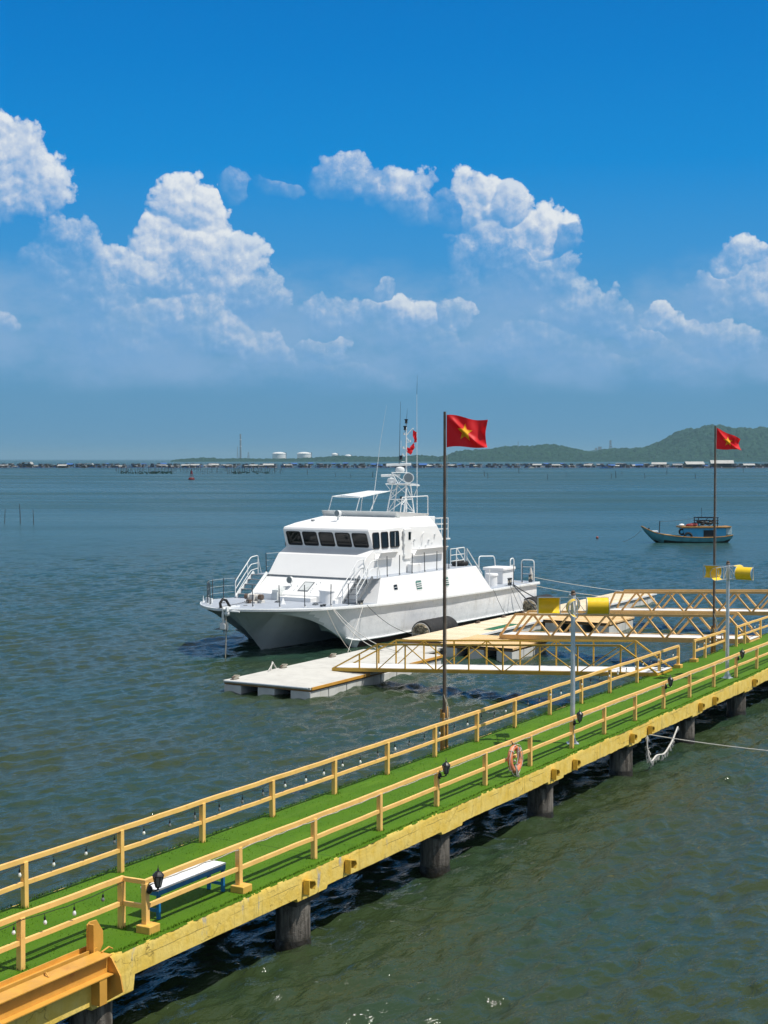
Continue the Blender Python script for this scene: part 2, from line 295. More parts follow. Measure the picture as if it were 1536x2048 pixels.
# ---------------------------------------------------------------- mesh helper
class MB:
    def __init__(s): s.v = []; s.f = []; s.mi = []; s.cur = 0
    def add(s, vs, fs, mi=None):
        o = len(s.v); s.v += [tuple(v) for v in vs]
        for f in fs: s.f.append(tuple(i + o for i in f)); s.mi.append(s.cur if mi is None else mi)
        return s
    def bx(s, x0, x1, y0, y1, z0, z1, mi=None):
        return s.add([(x0,y0,z0),(x1,y0,z0),(x1,y1,z0),(x0,y1,z0),(x0,y0,z1),(x1,y0,z1),(x1,y1,z1),(x0,y1,z1)],
                     [(0,3,2,1),(4,5,6,7),(0,1,5,4),(1,2,6,5),(2,3,7,6),(3,0,4,7)], mi)
    def beam(s, a, b, w, h, mi=None, up=(0, 0, 1)):
        a = Vector(a); b = Vector(b); d = (b - a).normalized(); up = Vector(up)
        if abs(d.dot(up)) > .98: up = Vector((1, 0, 0))
        r = d.cross(up).normalized() * (w / 2); u = r.normalized().cross(d).normalized() * (h / 2)
        vs = [a-r-u, a+r-u, a+r+u, a-r+u, b-r-u, b+r-u, b+r+u, b-r+u]
        return s.add(vs, [(0,1,2,3),(7,6,5,4),(0,4,5,1),(1,5,6,2),(2,6,7,3),(3,7,4,0)], mi)
    def tube(s, pts, r, n=8, mi=None, closed=False):
        pts = [Vector(p) for p in pts]; rs = r if hasattr(r, '__len__') else [r] * len(pts); k = len(pts); rings = []
        up = None
        for i, p in enumerate(pts):
            if closed: d = pts[(i+1) % k] - pts[i-1]
            else: d = pts[min(i+1, k-1)] - pts[max(i-1, 0)]
            d = d.normalized() if d.length > 1e-9 else Vector((0, 0, 1))
            if up is None: up = Vector((0, 0, 1)) if abs(d.z) < .9 else Vector((1, 0, 0))
            a = d.cross(up)
            if a.length < 1e-4: a = d.cross(Vector((.3, 1, .2)))
            a.normalize(); b = a.cross(d).normalized(); up = b
            rings.append([p + (a * math.cos(t) + b * math.sin(t)) * rs[i] for t in [2*math.pi*j/n for j in range(n)]])
        vs = [v for rg in rings for v in rg]; fs = []
        m = k if closed else k - 1
        for i in range(m):
            i2 = (i + 1) % k
            for j in range(n): fs.append((i*n+j, i*n+(j+1)%n, i2*n+(j+1)%n, i2*n+j))
        if not closed: fs += [tuple(range(n))[::-1], tuple((k-1)*n+j for j in range(n))]
        return s.add(vs, fs, mi)
    def lathe(s, prof, c=(0,0,0), n=16, axis='z', mi=None):
        vs = []; fs = []
        for (r, h) in prof:
            for j in range(n):
                t = 2*math.pi*j/n; x, y = r*math.cos(t), r*math.sin(t)
                v = {'z': (x, y, h), 'x': (h, x, y), 'y': (y, h, x)}[axis]
                vs.append((v[0]+c[0], v[1]+c[1], v[2]+c[2]))
        for i in range(len(prof)-1):
            for j in range(n): fs.append((i*n+j, i*n+(j+1)%n, (i+1)*n+(j+1)%n, (i+1)*n+j))
        fs += [tuple(range(n))[::-1], tuple((len(prof)-1)*n+j for j in range(n))]
        return s.add(vs, fs, mi)
    def ball(s, c, r, sc_=(1,1,1), n=12, m=8, mi=None):
        prof = [(max(1e-4, r*math.sin(math.pi*i/m)), -r*math.cos(math.pi*i/m)) for i in range(m+1)]
        o = len(s.v); s.lathe(prof, (0,0,0), n, 'z', mi)
        for i in range(o, len(s.v)):
            v = s.v[i]; s.v[i] = (v[0]*sc_[0]+c[0], v[1]*sc_[1]+c[1], v[2]*sc_[2]+c[2])
        return s
    def prism(s, poly, y0, y1, mi=None, plane='xz'):
        n = len(poly)
        mk = {'xz': lambda p, q: (p[0], q, p[1]), 'xy': lambda p, q: (p[0], p[1], q), 'yz': lambda p, q: (q, p[0], p[1])}[plane]
        vs = [mk(p, y0) for p in poly] + [mk(p, y1) for p in poly]
        fs = [tuple(range(n)), tuple(range(2*n-1, n-1, -1))] + [(i, (i+1)%n, n+(i+1)%n, n+i) for i in range(n)]
        return s.add(vs, fs, mi)
    def grid(s, rows, mi=None, close=False):
        n = len(rows[0]); vs = [v for r in rows for v in r]; fs = []
        for i in range(len(rows)-1):
            for j in range(n-1): fs.append((i*n+j, i*n+j+1, (i+1)*n+j+1, (i+1)*n+j))
        return s.add(vs, fs, mi)
    def build(s, name, mats, parent=None, loc=(0,0,0), rz=0.0, smooth=False, bevel=0, recalc=True, rot=None):
        me = bpy.data.meshes.new(name); me.from_pydata(s.v, [], s.f)
        if not isinstance(mats, (list, tuple)): mats = [mats]
        for m in mats: me.materials.append(m)
        me.polygons.foreach_set('material_index', s.mi)
        if recalc:
            b = bmesh.new(); b.from_mesh(me); bmesh.ops.recalc_face_normals(b, faces=b.faces); b.to_mesh(me); b.free()
        if smooth:
            me.polygons.foreach_set('use_smooth', [True]*len(me.polygons)); me.set_sharp_from_angle(angle=R(38))
        o = bpy.data.objects.new(name, me); col.objects.link(o); o.location = loc
        o.rotation_euler = rot if rot else (0, 0, rz)
        if parent: o.parent = parent
        if bevel:
            md = o.modifiers.new('bevel', 'BEVEL'); md.width = bevel; md.segments = 2; md.limit_method = 'ANGLE'; md.angle_limit = R(40)
        return o
def tag(o, label=None, cat=None, group=None, kind=None):
    if label: o['label'] = label
    if cat: o['category'] = cat
    if group: o['group'] = group
    if kind: o['kind'] = kind
    return o
def thing(name, label, cat, loc=(0,0,0), rz=0.0, group=None):
    o = bpy.data.objects.new(name, None); col.objects.link(o); o.location = loc; o.rotation_euler = (0, 0, rz)
    o.empty_display_size = .3
    return tag(o, label, cat, group)
def dup(o, parent=None, loc=None, rz=None, label=None, group=None):
    c = o.copy(); col.objects.link(c)
    if parent: c.parent = parent
    if loc is not None: c.location = loc
    if rz is not None: c.rotation_euler = (0, 0, rz)
    if label: c['label'] = label
    if group: c['group'] = group
    for ch in list(o.children): dup(ch, parent=c)
    return c
def rail_path(pts, rad=.12, k=4):
    """round the corners of a polyline"""
    pts = [Vector(p) for p in pts]; out = [pts[0]]
    for i in range(1, len(pts)-1):
        a, b, c = pts[i-1], pts[i], pts[i+1]
        d1 = min(rad, (b-a).length*.45); d2 = min(rad, (c-b).length*.45)
        p1 = b + (a-b).normalized()*d1; p2 = b + (c-b).normalized()*d2
        for j in range(k+1):
            t = j/k; out.append(p1*(1-t)**2 + b*2*t*(1-t) + p2*t*t)
    out.append(pts[-1]); return out
def sag(a, b, s, n=14):
    a = Vector(a); b = Vector(b); return [a.lerp(b, i/n) - Vector((0,0,s*4*(i/n)*(1-i/n))) for i in range(n+1)]

# pier frame (t along the pier, n across it) and patrol boat frame
PA = R(60.2); PU = (math.cos(PA), math.sin(PA)); PN = (-math.sin(PA), math.cos(PA))
def pw_(t, n, z): return (t*PU[0]+n*PN[0], t*PU[1]+n*PN[1], z)
def dz(t): return 1.75 - .004*t       # the deck falls very slightly seaward
BA = R(57.9); B0 = (-8.08, 73.52, 0)
def bw_(x, y, z): return (B0[0]+x*math.cos(BA)-y*math.sin(BA), B0[1]+x*math.sin(BA)+y*math.cos(BA), z)

# ================================================================ WATER
def make_water():
    rows = [-40, -20, 0, 8, 14, 18]
    y = 21.0
    while y < 210: rows.append(y); y += max(.06, y*.0019)
    while y < 40000: rows.append(y); y *= 1.03 if y < 900 else 1.12
    rows = np.array(rows)
    cd = np.linspace(-.34, .34, 680); out = np.array([.37,.41,.47,.56,.7,1,1.5,2.5,5,10])
    cc = np.concatenate([-out[::-1], cd, out])
    Y = np.repeat(rows[:, None], len(cc), 1); X = cc[None, :]*(np.maximum(Y, 0)+25)
    rs = np.random.RandomState(3); Z = np.zeros_like(X)
    main = R(-38)      # travel direction; crests run across it
    for i in range(170):
        lam = .22*(2.0/.22)**rs.rand(); k = 2*math.pi/lam
        th = main + rs.normal(0, .38 if lam > 1.2 else .65)
        amp = .030*lam*(.4+.8*rs.rand())*((.55 if lam < .42 else 1) if lam < 1.4 else (1.4/lam)**.8)/(2*math.pi)
        ph = rs.rand()*6.28
        cell = Y*.0019+.02              # drop waves the grid cannot carry
        fade = np.clip((lam/cell-2.6)/3, 0, 1)
        a = k*(X*math.cos(th)+Y*math.sin(th))+ph
        Z += amp*fade*(np.sin(a) + .22*np.sin(2*a+1.2))
    edge = np.clip((210-Y)/60, 0, 1)*np.clip((.34-np.abs(cc[None,:]))/.04, 0, 1)*np.clip((Y-14)/6, 0, 1)
    # patches of calmer and rougher water
    patch = 1 + .35*np.sin(X*.11+Y*.05+1)*np.sin(Y*.083-X*.03)
    Z *= edge*patch*1.25
    nv = X.size; nr, nc = X.shape
    me = bpy.data.meshes.new('water'); me.vertices.add(nv)
    co = np.stack([X, Y, Z], -1).reshape(-1).astype(np.float32); me.vertices.foreach_set('co', co)
    idx = np.arange(nv).reshape(nr, nc)
    q = np.stack([idx[:-1,:-1], idx[:-1,1:], idx[1:,1:], idx[1:,:-1]], -1).reshape(-1, 4)
    me.loops.add(q.size); me.loops.foreach_set('vertex_index', q.reshape(-1).astype(np.int32))
    me.polygons.add(len(q)); me.polygons.foreach_set('loop_start', np.arange(0, q.size, 4, dtype=np.int32))
    me.polygons.foreach_set('loop_total', np.full(len(q), 4, dtype=np.int32))
    me.polygons.foreach_set('use_smooth', np.ones(len(q), dtype=bool)); me.update(); me.validate()
    o = bpy.data.objects.new('water', me); col.objects.link(o); o['kind'] = 'structure'
    m = bpy.data.materials.new('sea_water'); m.use_nodes = True; T = NT(m.node_tree); b = T.n['Principled BSDF']
    gp = T.node('ShaderNodeNewGeometry').outputs['Position']
    rot = T.node('ShaderNodeVectorRotate', rotation_type='Z_AXIS'); T.put(rot.inputs['Vector'], gp); rot.inputs['Angle'].default_value = R(-52)
    rv = T.vm('MULTIPLY', rot.outputs[0], (.45, 1.0, 1.0))
    # silty olive near; far sky reflection painted into the base colour as blue-green
    s = T.node('ShaderNodeSeparateXYZ'); T.put(s.inputs[0], gp)
    far = T.ss(T.m('ADD', s.outputs[1], T.m('MULTIPLY', T.noise(gp, .03, 3), 40)), 45, 230)
    c = T.mix(T.ss(T.noise(gp, .09, 5, .6), .38, .66), (.028, .042, .015), (.018, .043, .026))
    c = T.mix(far, c, (.020, .066, .066))
    T.put(b.inputs['Base Color'], c)
    b.inputs['IOR'].default_value = 1.333; b.inputs['Specular IOR Level'].default_value = .5
    wp = T.noise(T.vm('MULTIPLY', gp, (.22, 1.0, 1.0)), .022, 9, .72)
    wp2 = T.noise(T.vm('MULTIPLY', gp, (.15, 1.0, 1.0)), .0045, 6, .7)
    T.put(b.inputs['Roughness'], T.m('ADD', T.ss(s.outputs[1], 60, 900, .07, .16), T.m('MULTIPLY', T.m('ADD', T.ss(wp, .38, .62), T.ss(wp2, .4, .6)), T.ss(s.outputs[1], 80, 300, .02, .16))))
    b1 = T.node('ShaderNodeBump'); T.put(b1.inputs['Distance'], .085)
    h = T.m('ADD', T.m('MULTIPLY', T.noise(rv, 4.2, 4, .62), T.ss(s.outputs[1], 25, 140, .7, 1.2)), T.m('MULTIPLY', T.noise(rv, 8.0, 3, .55), .42))
    # wind waves out past the modelled swell
    h = T.m('ADD', h, T.m('MULTIPLY', T.noise(rv, 1.25, 5, .62, .3), T.ss(s.outputs[1], 30, 220, .8, 5.5)))
    lv = T.vm('MULTIPLY', gp, (.35, 1.0, 1.0))
    h = T.m('ADD', h, T.m('MULTIPLY', T.noise(lv, .16, 5, .7, .3), T.ss(s.outputs[1], 110, 400, 0, 20.0)))
    h = T.m('ADD', h, T.m('MULTIPLY', T.noise(lv, .04, 5, .7, .3), T.ss(s.outputs[1], 220, 700, 0, 70.0)))
    h = T.m('ADD', h, T.m('MULTIPLY', T.noise(lv, .011, 5, .7, .3), T.ss(s.outputs[1], 500, 1500, 0, 230.0)))
    T.put(b1.inputs['Height'], h); b1.inputs['Strength'].default_value = 1.0
    T.put(b.inputs['Normal'], b1.outputs[0])
    me.materials.append(m)
make_water()

# ================================================================ HILLS AND FAR SHORE
def leaf_mat(name, a, b_):
    m = bpy.data.materials.new(name); m.use_nodes = True; T = NT(m.node_tree); b = T.n['Principled BSDF']
    gp = T.node('ShaderNodeNewGeometry').outputs['Position']
    c = T.mix(T.ss(T.noise(gp, .035, 6, .65), .35, .65), a, b_); c = T.mix(T.ss(T.noise(gp, .12, 5, .7), .4, .62, 0, .7), c, tuple(k*.45 for k in a))
    T.put(b.inputs['Base Color'], c); b.inputs['Roughness'].default_value = .85; b.inputs['Specular IOR Level'].default_value = .15
    return m
M['forest'] = leaf_mat('forest_canopy', (.010, .042, .026), (.022, .066, .032))
M['mangrove'] = leaf_mat('mangrove_canopy', (.010, .040, .026), (.016, .055, .030))
def canopy(name, xs, hs, y0, depth, cell, bumpy, m, label=None, cat=None, kind='structure'):
    x = np.arange(xs[0], xs[-1], cell); yv = np.arange(0, depth, cell*1.6)
    rid = np.interp(x, xs, hs)
    rs = np.random.RandomState(int(abs(xs[0])) % 1000)
    H = np.zeros((len(yv), len(x)))
    for i, yy in enumerate(yv):
        prof = math.sin(min(1, (yy/depth)*1.9)*math.pi/2)**.8
        base = rid*prof
        H[i] = base
    # rolling spurs
    XX, YY = np.meshgrid(x, yv)
    H *= 1 + .10*np.sin(XX*.012+YY*.02)+.06*np.sin(XX*.031-YY*.017)
    # crowns: cones of nearest jittered tree centre
    gs = bumpy*1.5; gx = np.floor(XX/gs); gy = np.floor(YY/gs); best = np.full(XX.shape, 9e9); hh = np.zeros(XX.shape)
    def hsh(a, b, k): v = np.sin(a*127.1+b*311.7+k*74.7)*43758.5453; return v-np.floor(v)
    for dx in (-1, 0, 1):
        for dy in (-1, 0, 1):
            cx = (gx+dx+hsh(gx+dx, gy+dy, 1))*gs; cy = (gy+dy+hsh(gx+dx, gy+dy, 2))*gs
            d = np.hypot(XX-cx, YY-cy)/gs; k = hsh(gx+dx, gy+dy, 3); mk = d < best
            best = np.where(mk, d, best); hh = np.where(mk, k, hh)
    H += bumpy*(.55+.9*hh)*np.sqrt(np.clip(1-best**2*1.2, 0, 1))*np.clip(H/6, 0, 1)
    H[0] = -1; H[-1] = -1
    mb = MB(); mb.grid([[(float(x[j]), float(y0+yv[i]), float(H[i, j])) for j in range(len(x))] for i in range(len(yv))])
    o = mb.build(name, m, recalc=False, smooth=False)
    if label: tag(o, label, cat, None, kind)
    else: o['kind'] = kind
    return o
def hx(px, D): return (px-768)/2950*D
def hh(py, D): return 9.9+(918-py)/2950*D
D = 5700
pts = [(880,917),(897,912),(919,903),(968,900),(1016,896),(1046,893),(1104,892),(1134,894),(1163,903),(1180,906),(1226,900),(1280,897),(1310,893.5),(1340,883),(1370,872),(1412,858),(1446,854),(1504,861),(1536,861),(1640,868),(1760,890),(1900,910)]
canopy('hills', [hx(a, D) for a, b in pts], [max(4, hh(b, D)-12) for a, b in pts], 5400, 620, 5.0, 11, M['forest'])
pts = [(352,920.5),(362,917.5),(400,917),(500,917.5),(590,917),(640,916.5),(675,914),(690,914),(740,916),(800,916),(840,912),(872,914),(905,916)]
canopy('mangrove_wood', [hx(a, 5500) for a, b in pts], [max(3, hh(b, 5500)-7) for a, b in pts], 5350, 200, 4.5, 9, M['mangrove'],
       'low dark green mangrove wood along the far shore left of the hills', 'wood', 'stuff')
pts = [(880,921),(930,920.5),(1536,920.5),(1700,920.5)]
canopy('shore_wood', [hx(a, 5300) for a, b in pts], [8 for a in pts], 5230, 140, 5, 8, M['mangrove'],
       'dark strip of low trees along the water at the foot of the hills', 'wood', 'stuff')
mfar = canopy('distant_ridge', [hx(a, 9000) for a in (1090, 1180, 1260, 1330, 1400)], [4, 42, 55, 60, 40], 9000, 700, 16, 12, M['forest'])
mfar['kind'] = 'structure'

# storage tanks, chimney, tower on the horizon
M['tank'] = mat('white_tank', (.75, .75, .73), .6, var=.05, vs=.05)
M['steelfar'] = mat('grey_steel_far', (.18, .2, .22), .6)
for i, (px, w, top, lab) in enumerate([(558.5,27,904,'leftmost of the two big white domed storage tanks, beside the tall chimney'),
                                  (608.5,28,904,'second big white domed storage tank, right of the first, behind the mangroves'),
                                  (669.5,13,906,'small white tank half hidden by the mangrove hump, left one of the pair'),
                                  (696.5,13,909,'small white tank barely showing over the mangroves, right one of the pair')]):
    DD = 7000; r = w/2/2950*DD; h = hh(top, DD)
    t = thing('storage_tank', lab, 'tank', (hx(px, DD), DD, 0), group='white storage tanks on the far shore')
    mb = MB(); mb.lathe([(r, 0), (r, h*.80)], n=32); mb.build('wall', M['tank'], t, smooth=True)
    mb = MB(); mb.lathe([(r*1.03, h*.80), (r*1.03, h*.83), (r*.9, h*.90), (r*.6, h*.97), (r*.2, h), (.1, h)], n=32); mb.build('domed_roof', M['tank'], t, smooth=True)
    mb = MB(); mb.beam((r*1.06, -r*.3, 0), (r*1.06, -r*.3, h*.95), 2.5, 2.5); mb.beam((r*.2, -r*.4, h*.97), (r*1.06, -r*.3, h*.93), 1.5, 1.5); mb.build('stair_tower', M['steelfar'], t)
t = thing('chimney', 'tall thin grey chimney on the far shore, left of the storage tanks', 'chimney', (hx(481.3, 7200), 7200, 0))
mb = MB(); mb.lathe([(5.2, 0), (3.6, hh(868, 7200))], n=12); mb.build('stack', M['steelfar'], t, smooth=True)
for r_, y_ in ((4.4, 880), (4.6, 893)): mb = MB(); mb.lathe([(r_, hh(y_, 7200)), (r_, hh(y_-1, 7200))], n=12); mb.build('gallery', M['tank'], t)
def lattice(name, label, px, top, DD, w):
    mb = MB(); H_ = hh(top, DD)
    for sx in (-1, 1):
        for sy in (-1, 1): mb.beam((sx*w, sy*w, 0), (sx*w*.2, sy*w*.2, H_), w*.16, w*.16)
    k = 7
    for i in range(k):
        a = w*(1-.8*i/k); b_ = w*(1-.8*(i+1)/k); z0 = H_*i/k; z1 = H_*(i+1)/k
        for sy in (-1, 1): mb.beam((-a, sy*a, z0), (b_, sy*b_, z1), w*.1, w*.1); mb.beam((a, sy*a, z0), (-b_, sy*b_, z1), w*.1, w*.1)
    tag(mb.build(name, M['steelfar'], loc=(hx(px, DD), DD, 0)), label, 'tower')
lattice('lattice_mast', 'thin lattice mast just left of the tall chimney', 475.5, 893, 7100, 4)
lattice('lattice_mast', 'short lattice tower between the chimney and the first storage tank', 497, 904, 7100, 6)
lattice('lattice_mast', 'thin mast standing on the ridge of the middle hill', 1036, 883, 5720, 3)
mb = MB()
for k in range(6):
    z0 = k*17; a = 17-1.4*k
    mb.bx(-a+k*.8, a, -a, a, z0, z0+13)
    for sx in (-1, 1): mb.bx(sx*a*.6-1, sx*a*.6+1, -2, 2, z0+13, z0+17)
mb.bx(-5, 8, -4, 4, 102, 134)
tag(mb.build('plant_tower', M['steelfar'], loc=(hx(1220, 9800), 9800, 0)), 'hazy grey industrial tower behind the saddle between the hills', 'tower')
mb = MB(); mb.bx(-30, 30, -12, 12, 0, 72); mb.bx(-4, 18, -8, 8, 72, 92); mb.bx(-24, -10, -6, 6, 72, 84)
tag(mb.build('plant_building', M['steelfar'], loc=(hx(1197, 9800), 9800, 0)), 'hazy low industrial block left of the grey tower behind the saddle', 'building')

# ================================================================ FLOATING FISH FARMS
M['roofw'] = mat('pale_sheet_roof', (.42, .42, .40), .5, var=.15, vs=.3)
M['roofg'] = mat('grey_sheet_roof', (.22, .23, .24), .6, var=.3, vs=.3)
M['roofb'] = mat('blue_sheet_roof', (.03, .12, .38), .6, var=.2, vs=.3)
M['hutd'] = mat('dark_hut_boards', (.045, .040, .035), .8, var=.4, vs=.5)
M['drum'] = mat('blue_plastic_drum', (.025, .10, .30), .5, var=.5, vs=.25)
M['raftw'] = mat('grey_raft_timber', (.16, .13, .11), .8, var=.4, vs=.4)
def make_hut(w, h, roof, gable):
    t = thing('floating_hut', '', 'hut', (0, 0, 0), 0)
    mb = MB(); mb.bx(-w*.65, w*.65, -3.2, 3.2, .25, .6)
    for k in range(int(w*1.3/1.1)): mb.lathe([(.3, -.4), (.3, .4)], (-w*.62+k*1.1, -3.0, .1), 6, 'x')
    mb.build('raft', M['raftw'], t)
    mb = MB()
    mb.bx(-w*.42, w*.42, -1.9, 2.2, .6, h*.62)
    for k in range(5): mb.bx(-w*.46+k*w*.23-.12, -w*.46+k*w*.23+.12, -3, -2.8, .6, h*.64)
    mb.build('wall', M['hutd'], t)
    mb = MB()
    if gable: mb.prism([(-w*.55, h*.60), (-w*.40, h), (w*.42, h), (w*.55, h*.62), (w*.52, h*.60), (w*.38, h*.9), (-w*.38, h*.9), (-w*.52, h*.58)], -3.2, 3.2)
    else: mb.prism([(-3.3, h*.60), (0, h), (3.3, h*.62), (3.3, h*.66), (0, h*1.05), (-3.3, h*.64)], -w*.52, w*.52, plane='yz')
    mb.build('roof', M[roof], t)
    return t
hut_protos = [(make_hut(9, 4.2, 'roofw', 0), 'roofw'), (make_hut(12, 3.6, 'roofw', 0), 'roofw'), (make_hut(7, 3.4, 'roofg', 1), 'roofg'), (make_hut(10, 3.2, 'roofg', 0), 'roofg'), (make_hut(8, 4.4, 'roofw', 1), 'roofw'), (make_hut(9, 3.6, 'roofb', 0), 'roofb')]
used = [False]*len(hut_protos)
def hut(px, yb, kind, scale, label, group=None):
    Z = 9.9*2950/(yb-918); loc = (hx(px, Z), Z, 0)
    o = hut_protos[kind][0]
    if used[kind]: o = dup(o, loc=loc, rz=0)
    used[kind] = True
    o.location = loc; o.scale = (scale*.82, scale*.82, scale*.95); o.rotation_euler = (0, 0, random.uniform(-.35, .35)); o['label'] = label
    o['group'] = group or 'floating fish farm huts'
notable = [
 (55,936,4,1.6,'bright white gabled hut on the far left of the floating farms'),(73,935.5,1,.7,'small pale hut just right of the bright gabled hut at far left'),
 (8,936,3,1.2,'grey low hut cut by the left edge of the floating farms'),(126,936,1,1.1,'long low pale-roofed hut between the gabled hut and the bright domed hut'),
 (179,935.5,4,1.25,'bright white hut with a dark shed on its left, left third of the farms'),(168,936,2,.9,'dark little shed touching the bright white hut in the left third'),
 (240,936,1,.8,'small low pale roof standing alone above the stake field'),(228,936,2,.9,'dark hut left of the small low pale roof above the stake field'),
 (331,935.5,1,.75,'leftmost of the white roofs left of the red buoy'),(342,935,1,.6,'short white roof right beside the leftmost one, left of the red buoy'),
 (372,935,1,1.05,'long white roof directly left of the red buoy top'),(391,935,1,1.15,'long bright white roof directly above the red buoy'),
 (428,935,1,1.2,'broad white roof below the start of the mangroves, right of the buoy'),(455,935,1,.95,'white roof left of the chimney foot on the farms'),
 (508,935,1,1.0,'white roof under the tank side of the chimney on the farms'),(524,934,3,.8,'grey roof between two white ones below the first storage tank'),
 (537,935,1,1.25,'long thin white roof below the first storage tank'),(575,934,1,1.0,'thin pale roof below the gap between the storage tanks'),
 (705,933.5,4,.6,'tiny bright white hut left of the whip aerial of the patrol boat'),(846,934.5,5,1.3,'blue roofed hut just right of the patrol boat mast'),
 (858,934.5,1,.8,'pale arched roof between the boat mast and the nearer flagpole'),(903,934.5,1,.9,'pale roof just right of the nearer flagpole'),
 (951,933.5,1,.6,'small white roof below the nearer flag'),(1074,934,1,1.1,'bright white roof below the middle hill summit'),
 (1112,934.5,1,1.0,'tilted white roof below the right shoulder of the middle hill'),(1176,934.5,1,1.0,'white roof below the saddle between the hills'),
 (1232,935,1,.8,'small white roof beside the blue rafts below the saddle'),(1270,934.5,1,.9,'white roof below the foot of the right hill'),
 (1318,935,1,1.7,'broad pale roof on a shed below the left slope of the right hill'),(1354,935,3,1.4,'wide brown grey roof between two pale roofs below the right hill'),
 (1388,936.5,1,2.0,'large white roof with a dark open side left of the farther flagpole'),(1443,936.5,1,2.4,'largest white roof crossed by the farther flagpole'),
 (1497,935.5,1,1.3,'pale low roof right of the farther flagpole'),(1530,935,4,1.4,'white roofed hut at the right edge of the farms')]
for (px, yb, k, s_, lab) in notable: hut(px, yb, k, s_, lab)
rr = random.Random(11)
for i in range(112):
    px = 4+i*13.7+rr.uniform(-6, 6); yb = rr.choice([930, 931.5, 933, 934.5, 935.5])
    hut(px, yb, rr.choice([2, 3, 3, 5, 2]), rr.uniform(.6, 1.2), 'small dark or blue fish farm hut among the rafts on the horizon', 'small dark huts of the fish farms')
for ok_, (o, _) in zip(used, hut_protos):
    if not ok_:
        for ch in list(o.children): bpy.data.objects.remove(ch)
        bpy.data.objects.remove(o)
def make_raft():
    mb = MB()
    for k in range(4): mb.bx(-16, 16, -6+k*4-.2, -6+k*4+.2, .4, .6, 1)
    for k in range(9): mb.bx(-16+k*4-.2, -16+k*4+.2, -6, 6, .45, .65, 1)
    for k in range(16): mb.lathe([(.42, -.8), (.42, .8)], (-15+k*2, -6, .2), 6, 'x', 0)
    r3 = random.Random(5)
    for k in range(14):
        x = r3.uniform(-15, 15); mb.bx(x-.5, x+.5, -5.5, -4.5, .6, .6+r3.uniform(.5, 1.4), r3.choice([0, 1, 2, 2]))
    for k in range(4):
        x = -12+k*8+r3.uniform(-2, 2); mb.bx(x-1.5, x+1.5, -2, 2, .6, 2.1+r3.uniform(0, .8), 3); mb.bx(x-1.9, x+1.9, -2.4, 2.4, 2.95, 3.1, r3.choice([1, 0, 2, 1]))
    for k in range(14):
        x = r3.uniform(-15, 15); mb.bx(x-.07, x+.07, -5, -4.9, .6, r3.uniform(2, 3.6), 1)
    return mb.build('cage_raft', [M['drum'], M['raftw'], M['roofw'], M['hutd']])
raft = make_raft(); rr = random.Random(21)
for i in range(84):
    px = -4+(i % 42)*37.4+rr.uniform(-6, 6); yb = 936.3 if i < 42 else 932.8; Z = 9.9*2950/(yb+rr.uniform(-.8, .5)-918)
    o = raft if i == 0 else raft.copy()
    if i: col.objects.link(o)
    o.location = (hx(px, Z), Z, 0); o.rotation_euler = (0, 0, rr.uniform(-.12, .12)); o.scale = (1.0 if i < 42 else 1.25,)*3
    tag(o, 'timber fish cage raft on blue drums in the long line of floating farms', 'raft', 'fish cage rafts on blue drums')
for (px, yb, L, lab) in [(1062, 936.5, 7, 'small white boat among the rafts below the middle hill'), (718, 936.5, 8, 'small white boat moored at the rafts left of the radar mast'), (413, 936, 8, 'slanting white tarpaulin boat right of the red buoy'), (1210, 937, 14, 'long blue boat along the front of the rafts below the saddle'), (1084, 934.5, 6, 'tiny white boat right of the white roof below the middle hill')]:
    Z = 9.9*2950/(yb-918); mb = MB()
    mb.prism([(-L/2, .9), (-L*.3, -.2), (L*.4, -.2), (L/2, 1.1), (L*.3, .8), (-L*.3, .7)], -1, 1)
    mb.bx(-L*.2, L*.2, -.8, .8, .7, 1.9)
    tag(mb.build('far_boat', M['drum'] if 'blue' in lab else M['roofw'], loc=(hx(px, Z), Z, 0), rz=.2), lab, 'boat')

# stakes
M['stake'] = mat('wet_dark_stake', (.05, .045, .04), .8, var=.3)
mb = MB(); mb.tube([(0, 0, -1), (.05, 0, 1.2), (.12, .05, 2.4)], [.06, .05, .035], 6); stake = mb.build('stake', M['stake'])
mb = MB(); mb.tube([(0, 0, -1), (0, 0, 1)], .05, 5); mb.tube([(0, 0, .5), (.25, 0, 2.6)], .045, 5)
first = True
def put_stake(px, yb, s_, lab, grp, rz=0, thick=1.0):
    global first
    Z = 9.9*2950/(yb-918); o = stake if first else stake.copy()
    if not first: col.objects.link(o)
    first = False
    o.location = (hx(px, Z), Z, 0); o.scale = (s_*thick, s_*thick, s_); o.rotation_euler = (0, 0, rz); tag(o, lab, 'stake', grp)
put_stake(8.5, 1047, .93, 'leftmost of three thin dark stakes standing in open water at left', 'three stakes in open water')
put_stake(40, 1047, 1.25, 'tallest, middle one of three thin stakes standing in open water at left', 'three stakes in open water', 2.2)
put_stake(67, 1049, .95, 'rightmost leaning one of three thin stakes in open water at left', 'three stakes in open water', 3.14)
rr = random.Random(4)
for i in range(150):
    px = 232+i*2.25+rr.uniform(-1, 1); yb = 945+rr.uniform(-4, 3.5)
    if 348 < px < 440 and rr.random() < .35: continue
    put_stake(px, yb, rr.uniform(.9, 1.9), 'thin stake in the dense stake field before the farms, around the red buoy', 'stakes of the stake field', rr.uniform(0, 6), 1.7)
for i, px in enumerate([615, 671, 745, 834, 969, 976, 1038, 1095, 1132, 1222, 1232, 1244, 1290, 1333, 1391, 1486, 702, 790]):
    put_stake(px, 952+rr.uniform(-7, 7), rr.uniform(1.0, 2.0), 'lone stake in the open channel in front of the right-hand farms', 'scattered channel stakes', rr.uniform(0, 6), 2.0)
mb = MB(); r4 = random.Random(9)
